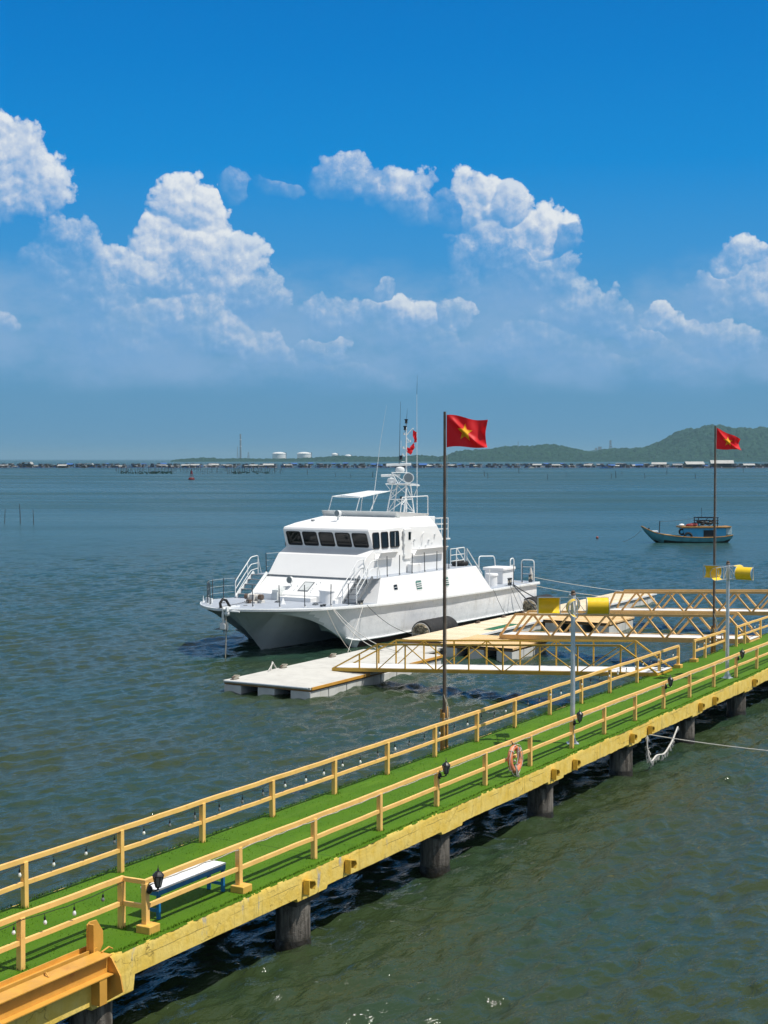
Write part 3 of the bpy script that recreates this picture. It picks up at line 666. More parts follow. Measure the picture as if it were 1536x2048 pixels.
for i in range(170):
    px = r4.choice([r4.uniform(237, 330), r4.uniform(465, 538), r4.uniform(300, 345)]); yb = 946+r4.uniform(-2, 2); Z = 9.9*2950/(yb-918)
    x = hx(px, Z); h = r4.uniform(.3, 1.1)
    mb.add([(x-.6, Z, 0), (x+.6, Z, 0), (x+.35, Z+.3, h), (x-.3, Z-.3, h*.8)], [(0, 1, 2, 3)])
tag(mb.build('oyster_racks', M['mangrove'], recalc=False), 'green weedy low oyster racks in the stake field before the farms', 'oyster racks', None, 'stuff')

# red buoy
t = thing('channel_buoy', 'red channel buoy with a dark lattice tower in open water at left', 'buoy', (hx(383, 700), 700, 0))
M['redb'] = mat('red_buoy_paint', (.17, .012, .012), .5, var=.3, vs=1)
mb = MB(); mb.lathe([(1.0, -.6), (1.5, -.1), (1.5, .7), (1.0, 1.1)], n=16); mb.build('float', M['redb'], t, smooth=True)
mb = MB()
for k in range(4):
    a = k*math.pi/2+.4; mb.beam((math.cos(a)*.95, math.sin(a)*.95, 1.0), (math.cos(a)*.3, math.sin(a)*.3, 4.3), .13, .13)
mb.lathe([(.75, 2.2), (.75, 2.35)], n=8); mb.lathe([(.62, 2.8), (.45, 4.2)], n=4); mb.lathe([(.5, 4.3), (.5, 4.45)], n=8); mb.build('tower', M['redb'], t)
mb = MB(); mb.lathe([(.2, 4.4), (.2, 5.0), (.05, 5.3)], n=8); mb.tube([(0, 0, 5.2), (0, 0, 6.2)], .08, 6); mb.build('lamp', M['black'], t)

# ================================================================ FISHING BOAT
def fishing_boat():
    Z = 175; t = thing('fishing_boat', 'small wooden fishing boat with a high prow and blue stern cabin moored at right', 'boat', (hx(1375, Z), Z, 0), R(3))
    M['fb'] = mat('blue_green_boat_planks', (.09, .31, .37), .55, var=.25, vs=1.2, dirt=((.03, .06, .06), 2.5, .7))
    M['fbd'] = mat('dark_boat_bottom', (.02, .022, .02), .6, var=.3)
    M['fbl'] = mat('light_blue_cabin', (.07, .42, .70), .5, var=.12, vs=2, dirt=((.05, .15, .2), 2, .4))
    M['fbt'] = mat('orange_brown_trim', (.38, .20, .05), .6, var=.4, vs=2)
    M['fbr'] = mat('red_tarpaulin', (.25, .015, .015), .7, var=.4, vs=3)
    L0, L1 = -5.5, 5.1
    xs = [-5.5, -5.1, -4.6, -4.0, -3.0, -1.5, 0, 1.5, 3, 4.2, 4.9, 5.25]
    shz = [1.95, 1.72, 1.46, 1.22, .98, .78, .68, .64, .66, .74, .84, .90]
    bt = [.06, .35, .6, .82, 1.05, 1.25, 1.35, 1.35, 1.25, 1.1, 1.0, .95]
    kz = [1.80, 1.25, .70, .15, -.4, -.5, -.5, -.5, -.5, -.45, .0, .45]
    rows = []
    for x, sh, b_, k in zip(xs, shz, bt, kz):
        w = [(b_, sh), (b_*.93, sh*.55+k*.45), (b_*.62, sh*.2+k*.8), (0, k)]
        rows.append([(x, -a, z) for a, z in w]+[(x, a, z) for a, z in w[-2::-1]])
    mb = MB(); mb.grid(rows); mb.add(rows[-1], [tuple(range(7))])
    o = mb.build('hull', [M['fb'], M['fbd']], t, smooth=True)
    for p in o.data.polygons:
        if p.center.z < .22: p.material_index = 1
    mb = MB()
    for sgn in (-1, 1): mb.tube([(x, sgn*b_, sh) for x, sh, b_ in zip(xs, shz, bt)], .06, 6)
    mb.build('gunwale', M['fbt'], t, smooth=True)
    mb = MB(); mb.add([(x, -b_*.9, sh-.15) for x, sh, b_ in zip(xs, shz, bt)]+[(x, b_*.9, sh-.15) for x, sh, b_ in zip(xs, shz, bt)], [(i, i+1, 12+i+1, 12+i) for i in range(11)])
    mb.build('deck', M['fb'], t)
    cb = MB(); cb.prism([(-.5, .45), (-.75, 1.75), (4.4, 1.75), (4.4, .8)], -1.0, 1.0); c = cb.build('cabin', M['fbl'], t, bevel=.03)
    mb = MB(); mb.bx(1.7, 3.1, -1.06, -1.02, .62, 1.5); mb.bx(-.1, .9, -1.05, -1.02, .5, .7); mb.build('doorway', M['black'], c)
    mb = MB(); mb.prism([(-1.05, 1.75), (-1.0, 1.95), (4.4, 1.9), (5.0, 1.95), (5.0, 1.83), (4.4, 1.76)], -1.2, 1.2); mb.build('cabin_roof', M['fbt'], t, bevel=.02)
    mb = MB(); mb.bx(4.42, 5.1, -.95, .95, .95, 1.82); mb.build('stern_box', mat('pale_blue_box', (.45, .62, .68), .5, var=.2), t, bevel=.03)
    mb = MB()
    for x in (1.1, 3.4):
        for y in (-.9, .9): mb.beam((x, y, 1.9), (x, y, 2.9), .08, .08)
    for z in (2.3, 2.6, 2.95):
        for y in (-.9, .9): mb.beam((1.0, y, z), (3.5, y, z), .08, .08)
        for x in (1.0, 3.5): mb.beam((x, -.9, z), (x, .9, z), .08, .08)
    mb.beam((1.2, -.9, 1.95), (2.2, -.9, 2.9), .06, .06); mb.beam((2.3, -.9, 2.0), (3.2, -.9, 2.5), .06, .06)
    mb.build('roof_rack', M['black'], t)
    mb = MB(); r5 = random.Random(2)
    for k in range(9): mb.ball((1.5+k*.2, r5.uniform(-.6, .6), 2.15+r5.uniform(0, .35)), .22, (1.2, 1, .7), 8, 6)
    mb.build('net_heap', M['fbd'], t, smooth=True)
    mb = MB(); mb.ball((.35, -.3, 2.05), .5, (1.3, 1, .4)); mb.ball((.8, .2, 2.1), .4, (1.3, 1, .5)); mb.build('red_bundle', M['fbr'], t, smooth=True)
    mb = MB(); mb.ball((-.75, -.3, 2.08), .28, (1.2, 1, .55)); mb.build('white_sack', M['white'], t, smooth=True)
    mb = MB(); mb.tube([(-3.35, 0, .6), (-3.3, 0, 2.55)], .055, 8); mb.tube([(1.8, .3, 2.9), (1.8, .3, 4.1)], .025, 6); mb.tube(sag((-3.3, 0, 2.5), (1.0, 0, 2.9), .1), .018, 5); mb.build('mast', M['fbd'], t)
    mb = MB(); mb.bx(-4.25, -3.5, -.35, .35, .85, 1.25); mb.build('blue_cooler', M['drum'], t, bevel=.04)
    mb = MB(); mb.bx(-4.2, -3.55, -.33, .33, 1.26, 1.4); mb.build('cooler_lid', M['white'], t, bevel=.04)
    mb = MB(); mb.tube([(-4.6, 0, 1.2), (-4.6, 0, 1.75)], .09, 8); mb.build('bitt', M['fbd'], t)
    mb = MB(); mb.tube([(-.15+.42*math.cos(a), -1.08, .75+.42*math.sin(a)) for a in [k*math.pi/8 for k in range(16)]], .13, 8, closed=True)
    mb.tube([(-.85+.3*math.cos(a), -.8, 1.3+.3*math.sin(a)) for a in [k*math.pi/6 for k in range(12)]], .11, 8, closed=True); mb.build('tyre_fender', M['rubber'], t, smooth=True)
    # moored line and its float
    p = (hx(1283, 172), 172, 1.6); q = (hx(1240, 178), 178, -.1)
    mb = MB(); mb.tube(sag(p, q, .35), .02, 5); tag(mb.build('mooring_rope', M['rope']), 'thin rope slanting from the fishing boat prow into the water', 'rope')
    Zb = 9.9*2950/(1077-918); mb = MB(); mb.ball((0, 0, .10), .17, n=14, m=10); mb.tube([(0, 0, .2), (0, 0, .32)], .02, 6)
    tag(mb.build('float_ball', mat('dull_red_float', (.25, .05, .04), .5), loc=(hx(1195, Zb), Zb, 0), smooth=True), 'small reddish float ball on the water left of the fishing boat', 'float')
fishing_boat()

# ================================================================ PIER
def pb(mb, name, mats, root, org, **kw):
    """build a part whose vertices were written in pier coordinates (t, n, z)"""
    mb.v = [(v[0]-org[0], v[1]-org[1], v[2]-org[2]) for v in mb.v]
    return mb.build(name, mats, root, **kw)
T0, T1 = 11.0, 84.0
org = (30, 17.6, 0); pier = thing('pier', 'long yellow-edged concrete pier with green artificial turf on dark piles', 'pier', pw_(*org), PA)
NE, NF = 15.93, 19.32
mb = MB()
def slab(mb, t0, t1, n0, n1, a, b, mi=None):
    return mb.add([(t0,n0,dz(t0)+a),(t1,n0,dz(t1)+a),(t1,n1,dz(t1)+a),(t0,n1,dz(t0)+a),(t0,n0,dz(t0)+b),(t1,n0,dz(t1)+b),(t1,n1,dz(t1)+b),(t0,n1,dz(t0)+b)],
                  [(0,3,2,1),(4,5,6,7),(0,1,5,4),(1,2,6,5),(2,3,7,6),(3,0,4,7)], mi)
slab(mb, T0, T1, NE+.06, NF-.04, -.30, -.03)
piles_t = [12.4, 18.75, 24.9, 31.1, 37.35, 43.6, 49.8, 56.1, 62.4, 68.7, 75]
for pt in piles_t: slab(mb, pt-.42, pt+.42, NE+.10, NF-.1, -.72, -.29)
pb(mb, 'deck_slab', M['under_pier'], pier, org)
# fascia beam: rough lower lip with drips, uneven face
rs = np.random.RandomState(5); ts = np.arange(T0, T1, .045); k = len(ts)
def fbm1(n, octs, seed):
    r = np.random.RandomState(seed); x = np.linspace(0, 1, n); o = np.zeros(n)
    for c, a in octs: o += a*np.interp(x*c, np.arange(int(c)+2), r.uniform(-1, 1, int(c)+2))
    return o
low = fbm1(k, [(40, .010), (200, .003)], 1)+fbm1(k, [(260, .010), (1300, .010)], 4)*np.clip((ts-26)/12, .12, 1); lump = fbm1(k, [(35, .008), (160, .003)], 2)
topn = fbm1(k, [(80, .018), (500, .016), (1400, .012)], 3)
rows = []
for i, t in enumerate(ts):
    dep = .50+low[i]+(.20 if t < 19.3 else 0)
    for pt in piles_t:
        if abs(t-pt) < .55: dep += .07
    d = dz(t); r = []
    for j, f in enumerate([1.0, .97, .8, .6, .4, .2, .06]):
        bul = lump[i]*(1 if j in (2, 3, 4) else .5)
        r.append((t, NE+bul+(.02 if j == 0 else 0), d-.01-dep*f))
    r.append((t, NE+.01, d-.012)); r.append((t, NE+.12, d-.02)); rows.append([(r[0][0], NE+.24, r[0][2]+.01)]+r)
mb = MB(); mb.grid(rows)
pb(mb, 'fascia_beam', M['fascia'], pier, org, smooth=True)
mb = MB(); slab(mb, T0, T1, NF-.05, NF+.02, -.5, -.02); pb(mb, 'rear_fascia', M['fascia'], pier, org)
# turf sheet with ragged edges
rows = []; fe = fbm1(k, [(70, .012), (420, .009), (1500, .009)], 8); be = fbm1(k, [(70, .03), (420, .03), (1500, .015)], 9)
for i, t in enumerate(ts):
    d = dz(t); a = NE+.005+fe[i]; b = NF+.03+be[i]
    if t < 18.55: a = 16.42
    elif t < 19.0: a = max(a, 16.42-(t-18.55)/.45*.47)
    rows.append([(t, a-.01, d-.03), (t, a+.01, d+.006), (t, a+.12, d+.022)]+[(t, a+.12+(b-a-.2)*f, d+.018+.006*math.sin(t*3+f*9)) for f in (.12, .3, .5, .7, .88)]+[(t, b, d-.02), (t, b+.03, d-.07)])
mb = MB(); mb.grid(rows); pb(mb, 'turf', M['turf'], pier, org, smooth=True)
# upright blades, dense along the edges
mb = MB(); rg = random.Random(6)
def blade(t, n, h):
    a = rg.uniform(0, 6.28); w = .008; d = dz(t)+.012; dx, dy = math.cos(a)*w, math.sin(a)*w; lx, ly = rg.uniform(-.02, .02), rg.uniform(-.02, .02)
    mb.add([(t-dx, n-dy, d), (t+dx, n+dy, d), (t+lx, n+ly, d+h)], [(0, 1, 2)])
for i in range(9000):
    t = 16+(rg.random()**1.6)*40; n = rg.uniform(16.45 if t < 19 else 15.97, 19.3); blade(t, n, rg.uniform(.015, .04))
for i in range(9000):
    t = 16+(rg.random()**1.4)*50; lo = 16.44 if t < 18.8 else NE+.0
    blade(t, rg.choice([lo+rg.uniform(0, .06), NF+rg.uniform(-.08, .03)]), rg.uniform(.02, .055))
post_near = [19.98, 22.77, 25.42, 28.13, 30.84, 33.48, 36.25, 39.15, 41.68, 44.35, 47.06, 49.8, 52.58, 55.4, 58.25, 61.1, 63.9, 66.7, 69.5, 72.3, 75.1, 78, 80.8]
post_far = [11.9, 14.55, 17.27, 19.97, 22.67, 25.36, 28.04, 30.76, 33.4, 36.07, 38.71, 41.36, 44.07, 46.76, 49.42, 52.22, 54.7, 56.96]
for t_, n_ in [(t, 16.22) for t in post_near]+[(t, 19.03) for t in post_far]+[(19.94, 16.7), (17.47, 16.7)]:
    for i in range(50): blade(t_+rg.gauss(0, .07), n_+rg.gauss(0, .07), rg.uniform(.03, .09))
pb(mb, 'turf_blades', M['turf'], pier, org, recalc=False)['kind'] = 'stuff'
# piles
M['pilew'] = mat('wet_weedy_band', (.030, .024, .016), .35, var=.4, vs=5, bump=.03, bs=9)
pr = random.Random(3); first_pile = None
for n_ in (16.40, 18.45):
    for pt in piles_t:
        org2 = (pt+(.1 if n_ > 17 else 0), n_)
        if first_pile is None:
            mb = MB(); prof = []
            for h in np.linspace(-1.2, 1.12, 20): prof.append((.355+pr.uniform(-.006, .006), float(h)))
            mb.lathe(prof, n=28); first_pile = mb.build('pile', M['pile'], pier, smooth=True); pl = first_pile
            mb = MB(); mb.lathe([(.36, -.5), (.385, -.2), (.375, .06), (.357, .17+.0)], n=28); band = mb.build('tide_band', M['pilew'], pl, smooth=True)
        else:
            pl = dup(first_pile, parent=pier)
        pl.location = (org2[0]-org[0], org2[1]-org[1], 0); pl.rotation_euler = (0, 0, pr.uniform(0, 6))
# D-shaped steel mooring brackets on the fascia
M['brk'] = mat('yellow_bracket_paint', (.78, .50, .07), .5, var=.2, vs=5, dirt=((.35, .18, .04), 5, .6))
def dbracket(t, z, s=1.0):
    mb = MB(); th = .018
    prof = [(0, -.15), (.10, -.14), (.19, -.08), (.24, .01), (.20, .09), (.0, .14)]
    mb.prism([(p*s, q*s) for p, q in prof], -.010, .004)                # web plate against the face
    for a, b in zip(prof[2:-1], prof[3:]): mb.beam((a[0]*s, -.07, a[1]*s), (b[0]*s, -.07, b[1]*s), .14, th, up=(1, 0, .3))
    mb.bx(-.02, .0, -.14, .0, -.15*s, .14*s)
    mb.v = [(v[0], v[1]-.015, v[2]) for v in mb.v]
    o = mb.build('mooring_bracket', M['brk'], pier, loc=(t-org[0], NE-.01-org[1], z), smooth=False)
    return o
for i, t_ in enumerate([24.55, 26.15, 37.0, 38.5, 43.1, 44.7, 49.9, 51.5, 56.6, 62.5, 68.8]):
    dbracket(t_, dz(t_)-(.30 if i != 1 else .26), 1.0)
# concrete post blocks painted yellow
for (t_, n_) in [(19.98, 16.17), (22.77, 16.17), (56.96, 19.03), (59.0, 19.03)]:
    mb = MB(); d = dz(t_); mb.bx(t_-.15, t_+.15, n_-.15, n_+.15, d-.02, d+.15); pb(mb, 'post_block', M['postd'], pier, org, bevel=.012)

# railings
def railing(name, label, tlist, n0, group=None, extra=None):
    org_ = (tlist[0], n0, dz(tlist[0])); root = thing(name, label, 'railing', pw_(*org_), PA, group)
    for t_ in tlist:
        mb = MB(); d = dz(t_); w = .052; lean = random.uniform(-.012, .012)
        mb.beam((t_, n0, d-.02), (t_+lean, n0, d+.86), w*2, w*2, up=(1, 0, 0)); pb(mb, 'post', M['raily'], root, org_, bevel=.006)
    for nm, h, hh_ in (('top_rail', .885, .085), ('mid_rail', .455, .075)):
        mb = MB(); pts_ = [tlist[0]-.05]
        for a, b in zip(tlist[:-1], tlist[1:]): pts_ += [a+(b-a)*f for f in (.25, .5, .75)]+[b]
        pts_[-1] += .05; wob = [random.uniform(-.008, .008) for _ in pts_]
        for i in range(len(pts_)-1):
            a, b = pts_[i], pts_[i+1]
            mb.beam((a, n0-(.002 if nm == 'top_rail' else 0), dz(a)+h+wob[i]), (b, n0-(.002 if nm == 'top_rail' else 0), dz(b)+h+wob[i+1]), .066 if nm == 'top_rail' else .058, hh_)
        pb(mb, nm, M['raily'], root, org_)
    if extra: extra(root, org_)
    return root
def notch(root, o_):
    mb = MB(); rn = random.Random(31); P2 = []; t_ = 20.0
    while t_ < 80:
        P2.append((t_, 16.185+rn.uniform(-.008, .006), dz(t_)+.838+rn.uniform(-.022, .004))); t_ += rn.uniform(.12, .30)
    mb.tube(P2, .012, 5); pb(mb, 'strapped_cable', M['rope'], root, o_)
    for h in (.885, .455):
        mb = MB(); mb.beam((19.96, 16.26, dz(20)+h), (19.93, 16.66, dz(20)+h), .058, .08); pb(mb, 'return_rail', M['raily'], root, o_, bevel=.005)
g_r = 'yellow railings of the pier'
railing('railing', 'long pale yellow railing on the near side of the pier, beside bench and lifebuoy', post_near, 16.22, g_r, notch)
railing('railing', 'short pale yellow railing set back behind the steel beam at lower left', [11.9, 14.65, 17.44, 19.93], 16.72, g_r)
railing('railing', 'long pale yellow railing on the far side, left edge to the first gangway', post_far, 19.03, g_r)
railing('railing', 'short pale yellow railing on the far side between the first two gangways', [59.0, 60.44, 63.24], 19.03, g_r)
railing('railing', 'pale yellow railing on the far side behind the right lamp turbine', [65.0, 66.3, 68.9, 71.6, 74.3, 77, 79.7], 19.03, g_r)

# steel fender beam at the lower left
o3 = (18.7, 15.95, dz(18.7)-.2); fb_ = thing('fender_beam', 'orange steel beam with upright end plates bolted to the pier edge at lower left', 'steel beam', pw_(*o3), PA)
ea = 11.0; eb = 18.55
mb = MB(); slab(mb, ea, eb, 15.76, 16.08, .085, .102); slab(mb, ea, eb, 15.87, 15.89, -.215, .087); slab(mb, ea, eb, 15.74, 15.98, -.235, -.217)
pb(mb, 'i_beam', M['beam'], fb_, o3)
mb = MB(); slab(mb, ea, eb+.1, 16.16, 16.36, .04, .056); slab(mb, ea, eb+.1, 16.34, 16.36, .057, .13); slab(mb, ea, eb+.1, 16.16, 16.18, .057, .12); pb(mb, 'channel', M['beam'], fb_, o3)
mb = MB(); d = dz(18.6)
mb.prism([(15.62, d-.24), (15.56, d-.50), (15.92, d-.72), (15.95, d-.72), (16.04, d+.06), (15.90, d+.08), (15.80, d+.02)], 18.57, 18.60, plane='yz'); pb(mb, 'end_plate', M['beam'], fb_, o3)
mb = MB(); mb.prism([(18.45, d+.06), (18.45, d+.54), (18.52, d+.58), (18.68, d+.57), (18.84, d+.34), (18.84, d+.12), (18.76, d+.02)], 16.20, 16.23); mb.bx(18.46, 18.49, 16.08, 16.20, d+.06, d+.56)
pb(mb, 'upper_plate', M['beam'], fb_, o3, bevel=.005)
mb = MB(); mb.bx(18.22, 18.40, 15.75, 15.78, d-.66, d-.24); mb.bx(18.22, 18.24, 15.78, 15.93, d-.66, d-.24); pb(mb, 'leg_channel', M['beam'], fb_, o3)
mb = MB()
for t_ in (13.2, 15.6, 17.2): mb.tube([(t_, 15.9, dz(t_)+.107), (t_+.03, 15.98, dz(t_)+.15), (t_+.10, 16.09, dz(t_)+.112)], .014, 6)
mb.tube([(18.50, 15.95, d+.12), (18.72, 15.98, d+.14), (18.80, 15.97, d+.09)], .014, 6); pb(mb, 'lifting_bars', M['beam'], fb_, o3)

# bench
ob = (21.60, 16.62, dz(21.4)+.02); bench = thing('bench', 'long bench with white top and blue legs standing on the pier turf', 'bench', pw_(*ob), PA); bench.scale = (.98, 1, 1.20)
mb = MB(); mb.bx(-1.05, 1.05, -.20, .20, .43, .455); mb.build('seat', M['white'], bench, bevel=.004)
mb = MB()
for y in (-.185, .185): mb.bx(-1.04, 1.04, y-.012, y+.012, .355, .428)
for x in (-1.03, 1.03): mb.bx(x-.012, x+.012, -.172, .172, .355, .428)
mb.build('apron', M['blue'], bench, bevel=.003)
for x in (-.99, .99):
    for y in (-.165, .165): mb = MB(); mb.bx(x-.03, x+.03, y-.03, y+.03, 0, .43); mb.build('leg', M['blue'], bench, bevel=.004)
    mb = MB(); mb.bx(x-.02, x+.02, -.134, .134, .10, .145); mb.build('stretcher', M['blue'], bench, bevel=.003)

# lanterns
def make_lantern():
    t = thing('wall_lantern', '', 'lantern', (0, 0, 0), PA)
    mb = MB(); mb.ball((0, 0, -.10), .065, (1, .6, 1.1)); mb.tube([(0, 0, -.1), (.03, -.06, -.12), (.06, -.11, -.10), (.07, -.12, -.05)], .014, 8); mb.build('bracket', M['black'], t, smooth=True)
    c = (.07, -.12, 0)
    mb = MB()
    for k in range(6):
        a = k*math.pi/3; mb.beam((c[0]+.045*math.cos(a), c[1]+.045*math.sin(a), -.05), (c[0]+.085*math.cos(a), c[1]+.085*math.sin(a), .12), .012, .012)
    mb.lathe([(.02, -.10), (.012, -.075), (.05, -.06), (.052, -.045)], c, 6); mb.lathe([(.09, .115), (.095, .13), (.088, .14)], c, 6); mb.build('cage', M['black'], t)
    mb = MB(); mb.lathe([(.041, -.048), (.079, .118)], c, 6); mb.build('glass', M['lglass'], t)
    mb = MB(); mb.lathe([(.100, .132), (.085, .155), (.045, .195), (.018, .205), (.014, .225), (.02, .235), (.008, .25), (.003, .30)], c, 12); mb.build('cap', M['black'], t)
    return t
lt = make_lantern(); labs = ['black lantern on the corner post above the end of the blue bench', 'black lantern on the near rail, second post left of the lifebuoy', 'black lantern on the near rail in front of the left turbine pole', 'black lantern on the near rail midway between the two turbine poles', 'black lantern on the near rail just right of the right turbine pole']
for i, (t_, lab) in enumerate(zip([19.98, 30.84, 39.15, 47.06, 55.4], labs)):
    o = lt if i == 0 else dup(lt); o.scale = (1.08,)*3; o.location = pw_(t_+.01, 16.14, dz(t_)+.86); o['label'] = lab; o['group'] = 'black lanterns on the near rail'

# string lights
def string_light(label, tlist, n0, side, step=.86, start=0):
    o_ = (tlist[0], n0, dz(tlist[0])+.84); root = thing('string_lights', label, 'string lights', pw_(*o_), PA, 'festoon bulbs on the pier rails'); mb = MB(); r6 = random.Random(int(tlist[0]*10)); bulbs = []
    pts_ = []
    for a, b in zip(tlist[:-1], tlist[1:]):
        kk = 12
        for i in range(kk):
            f = i/kk; t_ = a+(b-a)*f; pts_.append((t_, n0+side, dz(t_)+.835-.06*4*f*(1-f)*r6.uniform(.8, 1.1)))
    b = tlist[-1]; pts_.append((b, n0+side, dz(b)+.835)); mb.tube(pts_, .007, 5); pb(mb, 'cable', M['black'], root, o_)
    P_ = np.array(pts_); x = tlist[0]+start
    src = None; dark_ = None
    while x < tlist[-1]-.1:
        zc = float(np.interp(x, P_[:, 0], P_[:, 2])); dx = r6.uniform(-.015, .015)
        if src is None:
            mb = MB(); mb.tube([(0, 0, 0), (0, 0, -.09)], .006, 5, 0); mb.lathe([(.014, -.07), (.021, -.085), (.021, -.135), (.017, -.14)], n=10, mi=0)
            mb.lathe([(.016, -.14), (.024, -.155), (.036, -.185), (.037, -.205), (.028, -.232), (.004, -.243)], n=12, mi=1)
            src = mb.build('bulb', [M['black'], M['bulb']], root, smooth=True); o = src
        else: o = src.copy(); col.objects.link(o); o.parent = root
        if r6.random() < .4:
            if dark_ is None: dark_ = src.data.copy(); dark_.materials[1] = M['lglass']
            if o is not src: o.data = dark_
        o.scale = (.85, .85, r6.uniform(.72, 1.0)); o.location = (x-o_[0], side, zc-o_[2]); o.rotation_euler = (r6.uniform(-.08, .08), r6.uniform(-.08, .08), 0); x += step*r6.uniform(.93, 1.07)
    return root
string_light('black festoon cable with white bulbs under the long far side rail', post_far, 19.03, -.045)
string_light('black festoon cable with bulbs under the set-back rail above the steel beam', [11.9, 14.65, 17.44, 19.93], 16.72, -.05, .72, .3)
string_light('short festoon of bulbs under the far rail between the first two gangways', [59.0, 60.44, 63.24], 19.03, -.045, .8, .4)
string_light('festoon of bulbs under the far rail behind the right turbine pole', [65.0, 66.3, 68.9, 71.6, 74.3], 19.03, -.045, .8, .4)

# lifebuoy
tl = 34.95; ol = (tl, 16.12, dz(tl)+.45); lb = thing('lifebuoy', 'faded orange lifebuoy with white rope hanging on the near rail', 'lifebuoy', pw_(*ol), PA)
mb = MB(); mb.tube([(.30*math.cos(a), -.05+.03*math.sin(a), .30*math.sin(a)) for a in [k*math.pi/24 for k in range(48)]], .068, 14, closed=True); mb.build('ring', M['orange'], lb, smooth=True)
mb = MB()
for k in range(4):
    a = math.pi/4+k*math.pi/2; c_ = (.30*math.cos(a), -.05, .30*math.sin(a))
    pts_ = [(c_[0]+math.cos(a)*.073*math.cos(b), c_[1]+.073*math.sin(b), c_[2]+math.sin(a)*.073*math.cos(b)) for b in [j*math.pi/6 for j in range(12)]]
    mb.tube(pts_, .012, 6, closed=True)
    a2 = a+math.pi/2; q = [(.39*math.cos(a+(a2-a)*f)*(1+.06*math.sin(f*3.14)), -.09, .39*math.sin(a+(a2-a)*f)*(1+.06*math.sin(f*3.14))-.03*math.sin(f*3.14)) for f in [j/8 for j in range(9)]]
    mb.tube(q, .009, 6)
mb.tube([(.02, -.13, .33), (-.03, -.15, .05), (-.10, -.15, -.12)], .010, 6); mb.tube([(.02, -.13, .33), (.12, -.15, .1), (.22, -.15, -.03)], .010, 6)
mb.build('grab_line', M['ropew'], lb, smooth=True)
mb = MB(); r7 = random.Random(8)
for k in range(16):
    x = -.12+r7.uniform(-.05, .07); mb.tube([(x, -.13, -.2+r7.uniform(-.03, .1)), (x+r7.uniform(-.03, .06), -.17, -.36), (x+r7.uniform(-.02, .12), -.19, -.44-r7.uniform(0, .09))], .006, 4)
mb.ball((-.10, -.12, -.22), .06, (1, .8, 1.5)); mb.ball((-.17, -.12, -.02), .04); mb.build('rope_tangle', M['rope'], lb)
mb = MB(); mb.beam((-.04, .0, .30), (-.04, .02, .46), .02, .02); mb.tube([(-.04, .05, .47), (-.04, -.02, .40), (-.02, -.11, .38)], .012, 6); mb.build('hook', M['rust'], lb)

# turbine lamp poles
def turbine(t_, n_, rot, label):
    z0 = dz(t_)+.02; t = thing('wind_turbine_pole', label, 'wind turbine', pw_(t_, n_, z0), rot, 'galvanised poles with yellow drum turbines')
    H_ = 4.34
    mb = MB(); mb.lathe([(.072, 0), (.068, 1.5), (.062, H_-.15)], n=20); mb.build('pole', M['galv'], t, smooth=True)
    mb = MB(); mb.bx(-.17, .17, -.17, .17, 0, .02)
    for k in range(4):
        a = k*math.pi/2+.78; mb.add([(math.cos(a)*.055, math.sin(a)*.055, .02), (math.cos(a)*.16, math.sin(a)*.16, .02), (math.cos(a)*.055, math.sin(a)*.055, .24), (math.cos(a)*.055+.012, math.sin(a)*.055+.012, .02), (math.cos(a)*.16+.012, math.sin(a)*.16+.012, .02), (math.cos(a)*.055+.012, math.sin(a)*.055+.012, .24)], [(0, 1, 2), (3, 5, 4), (0, 3, 4, 1), (1, 4, 5, 2), (2, 5, 3, 0)])
        mb.lathe([(.012, .02), (.012, .05)], (math.cos(a)*.19*.8, math.sin(a)*.19*.8, 0), 6)
    mb.build('base_plate', M['galv'], t)
    mb = MB(); mb.lathe([(.07, H_-.62), (.078, H_-.6), (.078, H_-.02), (.055, H_)], n=18); mb.build('hub', M['galv'], t, smooth=True)
    mb = MB(); mb.lathe([(.05, H_), (.085, H_+.01), (.085, H_+.03), (.06, H_+.05), (.065, H_+.11), (.02, H_+.14)], n=16); mb.build('bearing_cap', M['rust'], t, smooth=True)
    zc = H_-.31; hgt = .24; r0, r1 = .38, 1.02
    for k in range(4):
        a = k*math.pi/2; ca, sa = math.cos(a), math.sin(a)
        tr = lambda r, w, z: (r*ca-w*sa, r*sa+w*ca, zc+z)
        # half cylinder: axis radial, bulging to -w, opening to +w
        mb = MB(); n2 = 14; rows = []
        for rr_ in (r0, r1):
            rows.append([tr(rr_, -hgt*math.sin(math.pi*j/n2)*1.0, hgt*math.cos(math.pi*j/n2)) for j in range(n2+1)])
        mb.grid(rows); th = [[tr(rr_, -(hgt-.008)*math.sin(math.pi*j/n2), (hgt-.008)*math.cos(math.pi*j/n2)) for j in range(n2+1)] for rr_ in (r1, r0)]
        mb.grid(th); bl = mb.build('blade', M['vyellow'], t, smooth=True, recalc=False)
        mb = MB()
        for z in (-hgt, hgt): mb.beam(tr(.03, 0, z), tr(r1, 0, z), .022, .022)
        for rr_ in (r0, r1): mb.beam(tr(rr_, 0.004, -hgt), tr(rr_, 0.004, hgt), .02, .02)
        mb.beam(tr(.05, 0, hgt-.02), tr(r0, 0, -hgt+.02), .014, .014)
        for rr_ in (r0, r1): mb.tube([tr(rr_, -(hgt+.003)*math.sin(math.pi*j/n2), (hgt+.003)*math.cos(math.pi*j/n2)) for j in range(n2+1)], .011, 6)
        mb.build('arm_frame', M['galv'], t)
    return t
turbine(39.82, 16.47, R(-1), 'galvanised pole with yellow drum turbine behind the lantern, left one of two')
turbine(55.09, 16.47, R(-38), 'galvanised pole with yellow drum turbine near the right edge, right one of two')

